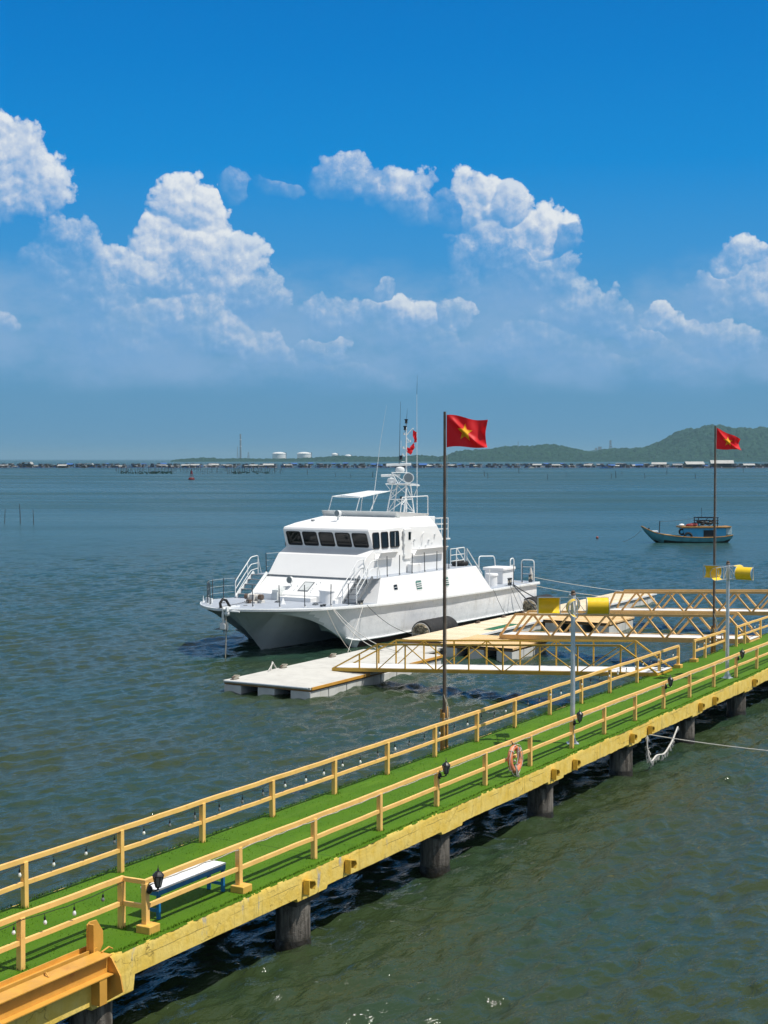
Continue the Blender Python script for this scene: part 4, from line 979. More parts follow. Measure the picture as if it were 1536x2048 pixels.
# flags
def flag_pole(t_, n_, ztop, label, flabel, L, Hf, drop, seed, wob, splay=0, yaw=0):
    z0 = .4; o_ = pw_(t_, n_, z0); t = thing('flagpole', label, 'flagpole', o_, 0, 'steel flagpoles clamped to the pier edge'); mb = MB()
    mb.tube([(0, 0, 0), (0, 0, (ztop-z0)*.55), (0, 0, ztop-z0)], [.052, .046, .038], 12); mb.build('pole', M['rust'], t, smooth=True)
    mb = MB(); mb.tube([(.07, -.01, ztop-z0-1.2), (.065, -.03, 4), (.07, -.02, 2.3)], .006, 4); mb.build('halyard', M['rope'], t)
    for dx in (-.10, .0, .10):
        mb = MB(); mb.beam((dx, -.03 if dx else .09, 0.2), (dx, -.03 if dx else .09, dz(t_)+1.1-z0+dx*.8), .08, .06, up=(0, 1, 0)); mb.build('timber_clamp', M['clampw'], t, rz=PA, bevel=.006)
    mb = MB()
    for k in range(6): z = 1.95+k*.022; mb.tube([(.13*math.cos(a), .12*math.sin(a), z+.004*math.sin(3*a)) for a in [j*math.pi/8 for j in range(16)]], .012, 5, closed=True)
    mb.tube([(.05, -.05, 2.6), (.12, -.10, 2.35), (.14, -.1, 2.1), (.16, -.12, 1.9)], .014, 5); mb.tube([(-.02, -.06, 2.75), (.05, -.08, 2.5), (.08, -.13, 2.1)], .012, 5)
    mb.build('lashing', M['rope'], t)
    def S(u, v):      # u along the fly, v up the hoist
        ph = seed
        fold = wob*1.25*u*(math.sin(u*7.5-v*3.2+ph)+.45*math.sin(u*13+v*4+ph*2))
        dpt = -.18*math.exp(-((v-(.95-u*1.0))**2)/.012)*min(1, u*3)*(1-.4*u)
        x = L*u*(1-.05*math.sin(v*3.1))+yaw*0
        z = Hf*(v-.5)*(1-splay*u)-drop*u**1.3+.03*math.sin(u*6+ph)+.02*math.sin(v*9+u*4)*u
        return Vector((x+.055, fold+dpt*.8+.25*u*u*yaw, z))
    nu, nv = 56, 36; mb = MB(); mb.grid([[S(i/nu, j/nv) for j in range(nv+1)] for i in range(nu+1)])
    fo = mb.build('flag', M['flag'], loc=(o_[0], o_[1], ztop-.10-Hf/2), smooth=True, recalc=False); tag(fo, flabel, 'flag', 'national flags on the pier flagpoles')
    # star: five points, finely cut, laid a few mm off both faces of the cloth
    mb = MB(); R0 = .30*Hf; st = []
    for k in range(10):
        a = math.pi/2+k*math.pi/5; r_ = R0 if k % 2 == 0 else R0*.382; st.append((r_*math.cos(a), r_*math.sin(a)))
    Lr = Hf*1.5
    for off in (.007, -.007):
        for k in range(10):
            a_, b_ = st[k], st[(k+1) % 10]; m_ = 6; idx = {}
            for i in range(m_+1):
                for j in range(m_+1-i):
                    p_ = (a_[0]*i/m_+b_[0]*j/m_, a_[1]*i/m_+b_[1]*j/m_); u = .47+p_[0]/Lr; v = .5+p_[1]/Hf
                    s0 = S(u, v); nrm = (S(u+.01, v)-s0).cross(S(u, v+.01)-s0).normalized(); idx[(i, j)] = len(mb.v); mb.v.append(tuple(s0+nrm*off))
            for i in range(m_):
                for j in range(m_-i):
                    mb.f.append((idx[(i, j)], idx[(i+1, j)], idx[(i, j+1)])); mb.mi.append(0)
                    if i+j < m_-1: mb.f.append((idx[(i+1, j)], idx[(i+1, j+1)], idx[(i, j+1)])); mb.mi.append(0)
    mb.build('star', M['star'], fo, smooth=True, recalc=False)
flag_pole(37.45, 19.45, 11.25, 'tall brown steel flagpole at the pier edge in front of the patrol boat', 'large red flag with yellow star flying wide open on the nearer flagpole', 1.17, .93, .06, .4, .07, splay=.18)
flag_pole(63.0, 19.45, 11.35, 'thin steel flagpole at the pier edge in front of the fishing boat', 'smaller looking red flag with yellow star drooping at the far right pole', 1.12, .93, .28, 2.6, .10, splay=.5, yaw=1)

# gangways
def gangway(A, B, w, H_, kind, nodes, top0, top1, mt, label, sz):
    o_ = A; root = thing('gangway', label, 'gangway', pw_(*A), PA, 'yellow truss gangways'); A = Vector(A); B = Vector(B)
    Gp = lambda s, q, h: tuple(A+(B-A)*s+Vector((q, 0, h)))
    mb = MB(); a0, a1 = Gp(0, .06, .06), Gp(1, .06, .06); c0, c1 = Gp(0, w-.06, .06), Gp(1, w-.06, .06)
    up = lambda p, z: (p[0], p[1], p[2]+z)
    mb.add([a0, a1, c1, c0, up(a0, .03), up(a1, .03), up(c1, .03), up(c0, .03)], [(0, 1, 2, 3), (4, 7, 6, 5), (0, 4, 5, 1), (1, 5, 6, 2), (2, 6, 7, 3), (3, 7, 4, 0)]); pb(mb, 'walkway', M['walk'], root, o_)
    mb = MB()
    for k in range(13): mb.beam(Gp(k/12, 0, -.01), Gp(k/12, w, -.01), .05, .06)
    pb(mb, 'cross_beams', mt, root, o_)
    for q in (0, w):
        mb = MB(); mb.beam(Gp(0, q, 0), Gp(1, q, 0), sz, sz*1.9)
        mb.beam(Gp(top0, q, H_), Gp(top1, q, H_), sz*.8, sz); mb.beam(Gp(0, q, .04), Gp(top0, q, H_), sz*.8, sz*.8); mb.beam(Gp(1, q, .04), Gp(top1, q, H_), sz*.8, sz*.8)
        if kind == 'vert':
            for i, s in enumerate(nodes):
                h = H_ if s >= top0-.001 and s <= top1+.001 else H_*(s/top0)
                mb.beam(Gp(s, q, 0), Gp(s, q, h), sz*.7, sz*.7)
            full = [s for s in nodes if s >= top0-.001]
            for i in range(len(full)-1):
                hi = (i % 2 == 1); a, b = full[i], full[i+1]
                mb.beam(Gp(a, q+.002, H_ if hi else 0), Gp(b, q+.002, 0 if hi else H_), sz*.5, sz*.5)
        else:
            for i in range(len(nodes)-1):
                a, b = nodes[i], nodes[i+1]; hi = (i % 2 == 1)
                mb.beam(Gp(a, q+.002, H_ if hi else .03), Gp(b, q+.002, .03 if hi else H_), sz*.75, sz*.75)
        pb(mb, 'side_truss', mt, root, o_)
    return root
gangway((55.45, 34.4, .56), (54.25, 18.95, 1.60), 1.7, 1.12, 'vert', [.095, .155, .25, .35, .455, .56, .67, .78, .90], .155, .90, M['truss'], 'ochre truss gangway with posts, nearest of the three, on the white pontoon', .075)
n2 = [.07+(.92-.07)*i/11 for i in range(12)]
gangway((69.0, 32.6, .72), (66.7, 18.9, 1.55), 1.6, 1.16, 'warren', n2, .07, .92, M['trusst'], 'tan zigzag truss gangway, middle one of the three', .115)
gangway((83.4, 32.3, .72), (81.0, 18.9, 1.50), 1.6, 1.16, 'warren', n2, .04, .95, M['trusst'], 'tan zigzag truss gangway, farthest of the three', .115)

# pontoons
def pontoon(label, t0, t1, n0, n1, z, topm, rows_n, blk, edge=None, thick=.10, plank=False):
    o_ = (t0, n0, 0); root = thing('pontoon', label, 'pontoon', pw_(*o_), PA, 'floating pontoons of the jetty')
    mb = MB(); mb.bx(t0, t1, n0, n1, z-thick, z); pb(mb, 'deck', topm, root, o_, bevel=.01)
    mb = MB(); mb.bx(t0+.04, t1-.04, n0+.04, n1-.04, z-thick-.07, z-thick-.002); pb(mb, 'frame', M['wood'], root, o_)
    r8 = random.Random(int(t0)); zt = z-thick-.075; src = None
    for (a, b) in rows_n:
        x = t0+.02
        while x+blk <= t1+.01:
            if src is None:
                mb = MB(); mb.bx(.02, blk-.03, 0, b-a, -.5, zt); src = mb.build('float_block', M['float'], root, bevel=.03); src['b'] = b-a; o = src
            else: o = src.copy(); col.objects.link(o); o.parent = root; o.scale = (1, (b-a)/src['b'], 1)
            o.location = (x-t0, a-n0, r8.uniform(-.015, .0)); x += blk
    if src is not None: del src['b']
    if edge:
        for (a, b, m_) in edge: mb = MB(); mb.beam((a, n0-.03, z-.05), (b, n0-.03, z-.05), .05, .11); pb(mb, 'edge_strip', m_, root, o_)
    return root
pd = pontoon('white concrete topped pontoon with yellow edge, nearest and in front of the bows', 50.82, 62.6, 32.6, 37.0, .50, M['conc'], [(32.62, 33.6), (34.4, 35.25), (36.1, 36.98)], 1.46, [(50.9, 55.6, M['beam']), (59.3, 62.6, M['beam'])])
mb = MB(); mb.tube([(50.80, 32.7, .47), (50.76, 34.8, .48), (50.79, 36.9, .47)], .035, 8); pb(mb, 'end_pipe', M['galv'], pd, (50.82, 32.6, 0))
for (t_, n_) in ((55.1, 36.8), (59.3, 36.8), (51.25, 36.7)):
    mb = MB(); mb.bx(t_-.22, t_+.22, n_-.08, n_+.08, .50, .53); mb.tube([(t_-.2, n_, .60), (t_-.08, n_, .62), (t_+.08, n_, .62), (t_+.2, n_, .60)], .03, 8); mb.bx(t_-.05, t_+.05, n_-.03, n_+.03, .53, .62)
    for k in range(4): mb.tube([(t_+.13*math.cos(a)+.05*k, n_+.12*math.sin(a), .545+.03*k) for a in [j*math.pi/6 for j in range(12)]], .02, 6, mi=1, closed=True)
    pb(mb, 'cleat', [M['rust'], M['rope']], pd, (50.82, 32.6, 0))
mb = MB(); mb.tube([(54.2, 36.85, .52), (54.4, 36.9, .85), (54.7, 36.9, .55)], .03, 8); mb.tube([(54.4, 36.85, .83), (53.8, 36.7, .55)], .022, 6); pb(mb, 'bent_bar', M['ropew'], pd, (50.82, 32.6, 0))
p2 = pontoon('long tan planked pontoon along the side of the patrol boat', 66.4, 98, 34.35, 37.0, .60, M['plank'], [(34.4, 35.3), (36.0, 36.95)], 1.5, [(66.4, 98, M['white'])])
mb = MB(); mb.bx(72.3, 75.6, 34.55, 35.15, .604, .615); pb(mb, 'green_mat', M['greenmat'], p2, (66.4, 34.35, 0))
mb = MB()
for t_ in (75, 78.4, 81.2, 84.6): mb.bx(t_-.2, t_+.2, 36.75, 36.9, .6, .63); mb.tube([(t_-.2, 36.82, .7), (t_+.2, 36.82, .7)], .03, 8); mb.bx(t_-.05, t_+.05, 36.79, 36.85, .63, .7)
pb(mb, 'cleats', M['rust'], p2, (66.4, 34.35, 0))
pa_ = pontoon('orange planked landing pontoon under the left end of the middle gangway', 65.6, 70.0, 30.3, 34.33, .62, M['planko'], [(30.35, 31.2), (31.9, 32.7), (33.4, 34.2)], 1.42, None)
pb_ = pontoon('tan planked landing pontoon under the left end of the farthest gangway', 78.4, 82.4, 30.2, 34.33, .62, M['planko'], [(30.25, 31.2), (31.9, 32.7), (33.4, 34.2)], 1.3, None)
pontoon('low grey link pontoon in the shade between the white and the tan pontoon', 62.75, 66.3, 34.3, 36.9, .34, M['conc'], [(34.35, 35.2), (36.0, 36.85)], 1.15, None)

# foam fenders
def fender(t0, t1, n_, r, label):
    o_ = (t0, n_, .42); root = thing('foam_fender', label, 'fender', pw_(*o_), PA+R(-1.5), 'black foam fenders between boat and pontoon'); L = t1-t0
    mb = MB(); prof = [(r*.80, 0), (r*.95, .06), (r, .22)]+[(r*(1+.012*math.sin(k*2.1)), .22+(L-.44)*k/14) for k in range(1, 14)]+[(r, L-.22), (r*.9, L-.04), (r*.7, L)]
    mb.lathe(prof, n=32, axis='x'); mb.build('sleeve', M['rubber'], root, smooth=True)
    mb = MB(); mb.lathe([(r*.80, -.012), (r*.84, .005)], n=28, axis='x'); mb.build('rim', M['ropew'], root)
    mb = MB(); r9 = random.Random(3); rows = []
    for i in range(8):
        rr_ = r*.78*i/7+.001; rows.append([(-.02-r9.uniform(0, .10)*(i < 7), rr_*math.cos(a), rr_*math.sin(a)) for a in [j*2*math.pi/22 for j in range(22)]]); rows[-1].append(rows[-1][0])
    mb.grid(rows); mb.build('torn_core', M['foamend'], root)
fender(70.4, 73.6, 38.0, .68, 'black foam fender with torn end amidships between boat and pontoon')
fender(85.3, 88.3, 38.3, .72, 'black foam fender with torn end at the stern of the patrol boat')
# ropes by the pier
r10 = random.Random(12)
Pk = lambda t_, n_, z: Vector(pw_(t_, n_, z))
mb = MB(); a = Pk(44.6, 15.82, dz(44.6)-.42); b = Pk(43.4, 3.0, 1.9); mb.tube(sag(a, b, .35, 20), .015, 6)
tag(mb.build('mooring_rope', M['ropew']), 'taut white rope from the pier edge out to the right edge over the water', 'rope')
mb = MB(); a = Pk(44.3, 15.80, dz(44.3)-.40); b = Pk(47.6, 15.9, .92)
base = [a, a+Vector((.0, -.05, -.5)), a+Vector((.12, -.05, -.85)), a.lerp(b, .3)-Vector((0, 0, .72)), a.lerp(b, .55)-Vector((0, 0, .78)), a.lerp(b, .8)-Vector((0, 0, .45)), b]
base = rail_path(base, .25, 3); mb.tube(base, .028, 6)
for p_ in base[::1]:
    for k in range(6):
        q = p_+Vector((r10.uniform(-.07, .07), r10.uniform(-.05, .05), -r10.uniform(.05, .2))); mb.tube([p_, (p_+q)/2+Vector((.02, 0, 0)), q], .008, 4)
for k in range(14): q = base[3]+Vector((r10.uniform(-.1, .1), 0, r10.uniform(-.3, .3))); mb.tube([base[2], q], .010, 4)
tag(mb.build('frayed_rope', M['ropew']), 'frayed white rope hanging in a loop below the pier edge at right', 'rope')

# ================================================================ PATROL BOAT
def ip(x, tab): return float(np.interp(x, [a for a, b in tab], [b for a, b in tab]))
Bt = [(-.25, 0), (-.22, .35), (0, .85), (.35, 1.4), (1.0, 2.2), (1.7, 2.82), (2.4, 3.35), (3.4, 3.78), (4.4, 3.98), (5.5, 4.08), (7, 4.18), (9, 4.25), (16, 4.25), (27.7, 4.0)]
Zd = [(-.3, 2.46), (4, 2.36), (8, 2.22), (14, 2.10), (20, 2.03), (27.7, 1.98)]
def patrol_boat():
    t = thing('patrol_boat', 'large white catamaran patrol boat moored alongside the pontoons', 'patrol boat', B0, BA)
    xs = [-.25, -.1, .15, .5, .9, 1.3, 1.7, 2.1, 2.5, 2.9, 3.3, 3.7, 4.1, 4.5, 4.9, 5.3, 5.7, 6.1, 6.5, 6.9, 7.5, 8.3, 9.5, 11, 13, 15, 17, 19, 21, 23, 25, 26.4, 27.6]
    def sec(x):
        zt = ip(x, Zd)-.15; B = ip(x, Bt)-.16; B = max(B, .02)
        zk = ip(x, [(.75, zt), (2.0, 1.12), (3.25, -.02), (3.8, -.55), (30, -.55)])
        wc = ip(x, [(.75, 0), (3.2, .02), (6, .30), (10, .55), (30, .6)])
        zr = min(zt-.01, ip(x, [(0, zt), (1.2, zt-.02), (3, zt-.06), (5, 1.95), (7, 1.55), (10, 1.2), (30, 1.1)]))
        zb = min(zt-.005, ip(x, [(1.3, zt), (1.8, 2.10), (2.3, 1.99), (2.8, 1.86), (3.3, 1.70), (3.8, 1.50), (4.4, 1.23), (5.0, .93), (5.5, .66), (6.0, .38), (6.4, .12), (6.8, -.15), (7.3, -.5), (30, -.55)]))
        sb = min(ip(x, [(1.5, 2.2), (2.5, 2.9), (4, 3.28), (6, 3.36), (8, 3.5), (30, 3.45)]), B-.02) if x > 1.2 else B-.01
        zc = max(zb+.01, .34+ip(x, [(4.5, .25), (6.5, .0), (28, .0)])) if zb < .34 else zb+(zt-zb)*.16
        scn = ip(x, [(5.5, 3.55), (7, 3.72), (9, 3.88), (28, 3.85)]) if x > 5.5 else sb+(B-sb)*.18
        scn = min(scn, B-.005) if x > 1.2 else B-.005
        sr1 = min(1.75, B*.62); sr2 = min(2.25, B*.78); si = max(sr2+.01, min(2.6, sb-.05)); zi = max(zb, min(zr, 1.0)) if zb < 1.0 else zb+(zr-zb)*.5
        kz = max(zk, -.55)
        P_ = [(0, kz), (min(wc, sr1), max(kz, min(zr, 0.0)) if x > 3.2 else kz), (sr1, zr), (sr2, zr), (si, zi), (max(si, sb-.12) if x > 5 else sb-.01, zb-.0), (sb, zb), (scn, zc)]
        for f in (.25, .5, .78): 
            fl = f**1.25; P_.append((scn+(B-scn)*fl, zc+(zt-zc)*f))
        P_.append((B, zt)); return P_
    rows = []
    for x in xs:
        P_ = sec(x); rows.append([(x, -s, z) for s, z in P_[::-1]]+[(x, s, z) for s, z in P_[1:]])
    for r in rows:      # transom rakes slightly
        pass
    mb = MB(); mb.grid(rows); n_ = len(rows[0]); mb.add(rows[-1], [tuple(range(n_))])
    hull = mb.build('hull', [M['hull'], M['anti'], M['under']], t, smooth=True, recalc=True)
    for p in hull.data.polygons:
        c = p.center
        if c.z < .10: p.material_index = 1
        elif abs(c.y) < 3.3 and c.x < 27 and abs(p.normal.x) < .99: p.material_index = 2
    # subdivide long side panels is unnecessary; plate dents come from the material
    mb = MB()          # spray rail along the chine
    for sg in (-1, 1): mb.tube([(x, sg*(ip(x, [(5.6, 3.58), (7, 3.74), (9, 3.90), (28, 3.87)])+.02), ip(x, [(5.6, .62), (6.5, .37), (28, .33)])) for x in (5.7, 6.2, 6.8, 7.6, 9, 12, 16, 20, 24, 27.6)], .05, 6)
    mb.build('spray_rail', M['rail'], t, smooth=True)
    # deck edge flange and deck plating
    ex = [(x, ip(x, Bt)) for x in [-.25, -.22, -.1, .0, .15, .35, .6, 1.0, 1.35, 1.7, 2.05, 2.4, 2.9, 3.4, 4.4, 5.5, 7, 9, 12, 16, 20, 24, 27.7]]
    mb = MB(); rows = []
    for x, b in ex:
        z = ip(x, Zd); rows.append([(x+.17 if x < .3 else x, -max(b-.30, 0.01), z-.15), (x, -b, z-.13), (x-.01, -b-.01, z-.02), (x, -b, z), (x+(.05 if x < .3 else 0), -max(b-.07, 0.005), z+.004)])
    full = rows[::-1]
    st = [[(p[0], -p[1], p[2]) for p in r] for r in rows]
    mb.grid(full+st[0:]); mb.build('deck_edge', M['rail'], t, smooth=True)
    mb = MB(); rr_ = []
    for x, b in ex:
        z = ip(x, Zd); rr_.append([(x+(.05 if x < .3 else 0), -(b-.05)*f if b > .05 else -b*f, z+.003+.03*(1-f*f)) for f in (1, .66, .33, 0, -.33, -.66, -1)])
    mb.grid(rr_); mb.build('main_deck', M['deck'], t, smooth=True)
    z = 1.98; mb = MB(); mb.bx(27.6, 27.74, -4.02, 4.02, z-.16, z+.02); mb.build('transom_cap', M['rail'], t, bevel=.02)
    # raised trunk deck
    mb = MB(); mb.prism([(6.25, 2.26), (6.35, 2.62), (7.75, 3.50), (20, 3.50), (20.6, 2.05)], -2.95, 2.95)
    fr = mb.build('trunk', M['house'], t, bevel=.03)
    for sg, nm in ((-1, 'port'), (1, 'star')):
        rows = []
        for x, zt2 in ((7.95, 2.2), (8.85, 3.50), (19.6, 3.50), (20.9, 2.05)):
            pass
        pr_ = [(7.95, 2.18), (8.85, 3.50), (19.55, 3.50), (20.9, 2.0)]
        vs = []
        for x, z in pr_:
            o = 4.13 if z < 2.5 else 3.80
            vs.append((x, sg*o, z))
        for x, z in pr_: vs.append((x, sg*3.0, z))
        # extra lower edge points keep the bottom on the curved deck edge
        mb = MB(); mb.add(vs, [(0, 1, 2, 3), (4, 7, 6, 5), (0, 4, 5, 1), (1, 5, 6, 2), (2, 6, 7, 3), (3, 7, 4, 0)])
        sp = mb.build('side_bulwark', M['house'], t, bevel=.025)
        if sg == -1:
            for k, (x_, z_) in enumerate([(10.1, 2.93), (12.55, 2.88), (15.6, 2.86)]):
                yy = -(4.13-(z_-2.1)/1.4*.33)-.012; w_, h_ = (.17, .13) if k == 0 else (.27, .22)
                mb = MB(); loop = []
                for a in range(16):
                    an = a*math.pi/8; c_, s_ = math.cos(an), math.sin(an); loop.append((x_+w_*1.25*math.copysign(abs(c_)**.5, c_), yy+.005+(.24*h_*1.2*math.copysign(abs(s_)**.5, s_)), z_+h_*1.25*math.copysign(abs(s_)**.5, s_)))
                mb.tube(loop, .022, 6, closed=True); mb.build('port_frame', M['rail'], sp)
                mb = MB(); mb.bx(x_-w_, x_+w_, -.012, .012, -h_, h_); mb.v = [(v[0], yy+v[1]+v[2]*.24, z_+v[2]) for v in mb.v]; mb.build('port_glass', M['glass'] if k == 0 else M['green'], sp)
                mb = MB()
                for j in ((-.6, -.1, .4) if k else (0,)): mb.bx(x_-w_, x_+w_, -.05, -.02, h_*j, h_*j+(.045 if k else .02)); 
                mb.v = [(v[0], yy+v[1]+v[2]*.24, z_+v[2]) for v in mb.v]; mb.build('louvre', M['rail'], sp)
    mb = MB(); mb.bx(7.85, 19.6, -3.76, 3.76, 3.502, 3.512); mb.bx(19.0, 20.0, -3.0, 3.0, 3.515, 3.522); mb.build('trunk_deck', M['deck'], t)
    # low steps and boxes at the foot of the trunk
    mb = MB()
    mb.bx(5.95, 6.5, 1.35, 1.95, 2.2, 2.66); mb.bx(5.75, 6.5, -1.35, .75, 2.2, 2.55); mb.bx(6.0, 6.6, -2.75, -2.4, 2.2, 2.5); mb.bx(6.1, 6.6, 2.25, 2.6, 2.2, 2.5)
    mb.build('deck_steps', M['house'], t, bevel=.02)
    mb = MB(); mb.bx(5.9, 6.02, .95, 1.30, 2.3, 2.75); mb.prism([(6.0, 2.3), (6.9, 2.98), (6.9, 3.0), (6.0, 2.85)], .95, 1.35); mb.build('recess_locker', M['under'], t)

    # ---------------- pilothouse
    prof = [(7.75, 3.50, 2.95), (8.75, 4.62, 2.95), (9.47, 4.98, 2.93), (9.07, 5.97, 2.86), (9.14, 6.10, 2.84), (9.9, 6.30, 2.62), (12.6, 6.62, 2.45), (16.25, 6.56, 2.40), (17.05, 5.35, 2.90), (17.1, 3.50, 2.95)]
    mb = MB(); n_ = len(prof)
    L_ = [(x, -w, z) for x, z, w in prof]; Rr = [(x, w, z) for x, z, w in prof]
    # chamfer line where the vertical side turns in to the roof
    cx = [(10.3, 6.02, 2.85), (12.6, 6.08, 2.85), (16.5, 6.0, 2.85)]
    vs = L_+Rr+[(x, -w, z) for x, z, w in cx]+[(x, w, z) for x, z, w in cx]
    A_ = 2*n_; Bc = A_+3
    side = lambda o, c: [(o+0, o+1, o+2, o+9), (o+2, o+3, c+0, c+1, o+8, o+9) if False else (o+2, o+3, o+4, c+0), (o+2, c+0, c+1, o+9), (c+1, c+2, o+8, o+9), (o+4, o+5, c+0), (c+0, o+5, o+6, c+1), (c+1, o+6, o+7, c+2), (c+2, o+7, o+8)]
    fs = side(0, A_)+side(n_, Bc)
    for i in range(n_-1): fs.append((i, i+1, n_+i+1, n_+i))
    fs.append((n_-1, 0, n_, 2*n_-1)); mb.add(vs, fs)
    house = mb.build('pilothouse', M['house'], t, bevel=.035)
    mb = MB(); mb.bx(15.6, 17.9, -1.9, 1.9, 3.5, 6.5); mb.bx(17.9, 19.2, -1.9, 2.6, 3.5, 4.6); mb.build('aft_casing', M['house'], t, bevel=.03)
    mb = MB(); mb.bx(7.63, 7.75, -2.99, 2.99, 3.47, 3.535); mb.build('face_ledge', M['stair'], house)
    # front windows on the forward-leaning band
    def quad_window(par, c, ex_, ez_, w, h, nrm, skew=0.0):
        """rounded window: frame ring + pane; c centre, ex_/ez_ unit axes"""
        c = Vector(c); ex_ = Vector(ex_).normalized(); ez_ = Vector(ez_).normalized(); nrm = Vector(nrm).normalized(); loop = []; rad = .09
        for (sx, sz_, a0) in ((1, 1, 0), (-1, 1, 90), (-1, -1, 180), (1, -1, 270)):
            for k in range(4):
                a = R(a0+k*30); px_ = sx*(w/2-rad)+rad*math.cos(a); pz_ = sz_*(h/2-rad)+rad*math.sin(a); loop.append((px_*(1+skew*pz_/h), pz_))
        outer = [c+ex_*p*1.0+ez_*q+nrm*.012 for p, q in loop]
        mb = MB(); mb.tube(outer, .028, 6, closed=True); f = mb.build('window_frame', M['rubber'], par, smooth=True)
        mb = MB(); mb.add([tuple(c+ex_*p+ez_*q+nrm*.008) for p, q in loop], [tuple(range(len(loop)))]); mb.build('pane', M['glass'], f, recalc=False)
    nf = Vector((-.93, 0, -.375)); ezf = Vector((9.07-9.47, 0, 5.97-4.98))
    for i in range(5):
        y = 2.20-i*1.10; quad_window(house, (9.27-.002, y, 5.475), (0, -1, 0), ezf, .93, .80, nf)
    for (x0, x1) in ((9.42, 10.08), (10.28, 11.0), (11.2, 12.15)):
        quad_window(house, ((x0+x1)/2, -2.905, 5.45), (1, 0, 0), (0, .07, 1), x1-x0-.04, .86, (0, -1, .07))
        quad_window(house, ((x0+x1)/2, 2.905, 5.45), (1, 0, 0), (0, -.07, 1), x1-x0-.04, .86, (0, 1, .07))
    mb = MB(); mb.bx(11.66, 11.69, -2.95, -2.935, 5.05, 5.85); mb.build('sliding_bar', M['rail'], house)
    # watertight door
    mb = MB(); mb.bx(12.55, 13.35, -3.02, -2.91, 4.25, 6.0); dr = mb.build('door', M['house'], t, bevel=.06)
    mb = MB(); mb.bx(12.98, 13.22, -3.045, -3.02, 5.35, 5.8); mb.build('door_window', M['glass'], dr, bevel=.01)
    for z in (4.5, 5.1, 5.7):
        mb = MB(); mb.bx(12.48, 12.62, -3.07, -2.99, z, z+.09); mb.build('hinge', M['rail'], dr)
        mb = MB(); mb.bx(13.28, 13.44, -3.06, -2.99, z+.05, z+.10); mb.build('door_dog', M['rail'], dr)
    mb = MB(); mb.tube([(13.38, -3.05, 5.2), (13.38, -3.14, 5.15), (13.38, -3.14, 4.95)], .02, 6); mb.build('handle', M['rail'], dr)
    # pipes and fittings on the side wall
    for k in range(3): x = 14.3+k*.7; z = 4.95+.12*k; mb = MB(); mb.tube([(x, -2.96, z-.25), (x, -2.98, z-.1), (x+.10, -2.96, z)], .014, 5); mb.build('vent_pipe', M['rail'], house)
    mb = MB(); mb.tube([(14.6, -2.93, 4.95), (14.6, -2.98, 5.6), (14.75, -2.98, 5.72), (14.95, -2.9, 5.72)], .02, 6); mb.build('swan_neck_pipe', M['rail'], house)
    for x, z in ((13.8, 5.3), (15.4, 5.2), (16.1, 5.5)): mb = MB(); mb.bx(x-.05, x+.05, -3.0, -2.9, z-.06, z+.06); mb.build('junction_box', M['rail'], house)
    for (x0, x1) in ((9.6, 11.35), (13.45, 16.95)):
        mb = MB(); mb.prism([(-2.96, 4.42), (-3.15, 4.46), (-3.34, 4.80), (-3.32, 4.80), (-3.14, 4.48), (-2.96, 4.45)], x0, x1, plane='yz'); mb.tube([(x0, -3.34, 4.80), (x1, -3.34, 4.80)], .022, 6)
        mb.tube([(x0, -2.96, 4.80), (x0, -3.34, 4.80)], .022, 6); mb.tube([(x1, -2.96, 4.80), (x1, -3.34, 4.80)], .022, 6)
        for k in range(1, 4): x = x0+(x1-x0)*k/4; mb.tube([(x, -2.97, 4.45), (x, -3.34, 4.80)], .012, 5)
        mb.build('folding_tray', M['house'], t)
    mb = MB(); mb.bx(12.9, 13.9, -3.35, -2.98, 3.51, 4.0); mb.build('side_locker', M['house'], t, bevel=.03)
    # flybridge coaming
    mb = MB(); mb.prism([(12.45, 6.93), (12.65, 6.58), (13.0, 6.60), (12.75, 6.93)], -2.48, 2.55); mb.build('coaming_front', M['under'], t, bevel=.01)
    mb = MB()
    for sg in (-1, 1): mb.add([(12.6, sg*2.40, 6.60), (16.3, sg*2.32, 6.50), (16.3, sg*2.42, 6.72), (12.5, sg*2.5, 6.93), (12.6, sg*2.34, 6.60), (16.3, sg*2.26, 6.50), (16.3, sg*2.36, 6.72), (12.5, sg*2.44, 6.93)], [(0,1,2,3),(7,6,5,4),(0,4,5,1),(1,5,6,2),(2,6,7,3),(3,7,4,0)])
    mb.build('coaming_side', M['house'], t)
    mb = MB(); mb.add([(9.95, -2.58, 6.312), (12.55, -2.42, 6.625), (12.55, 2.42, 6.625), (9.95, 2.58, 6.312)], [(0, 1, 2, 3)]); mb.build('roof_plating', M['house'], house)
    # searchlight on the roof
    mb = MB(); mb.lathe([(.14, 6.30), (.14, 6.34), (.07, 6.40), (.06, 6.62)], (10.75, .25, .06), 14)
    mb.tube([(10.75, .10, 6.68), (10.75, .06, 6.9), (10.75, .25, 7.02), (10.75, .44, 6.9), (10.75, .40, 6.68), (10.75, .10, 6.68)], .022, 6); sl = mb.build('searchlight', M['rail'], t, smooth=True)
    mb = MB(); mb.lathe([(.10, .2), (.17, .1), (.18, -.12)], (10.75, .25, 6.85), 18, 'x'); mb.build('lamp_body', M['rail'], sl, smooth=True)
    mb = MB(); mb.lathe([(.165, -.125), (.16, -.135)], (10.75, .25, 6.85), 18, 'x'); mb.build('lens', M['chrome'], sl)
    mb = MB(); mb.lathe([(.06, 6.40), (.06, 6.47)], (10.55, 1.9, 0), 8); mb.bx(10.45, 10.62, 1.75, 1.82, 6.40, 6.48); mb.build('roof_fitting', M['stair'], t)
    # foredeck fittings: floodlight, hatch, drum, cowl
    n_face = Vector((-.53, 0, .85))
    mb = MB(); mb.tube([(7.0, .75, 3.0), (6.85, .75, 3.2), (6.8, .75, 3.32)], .03, 8); fl = mb.build('floodlight', M['rail'], t)
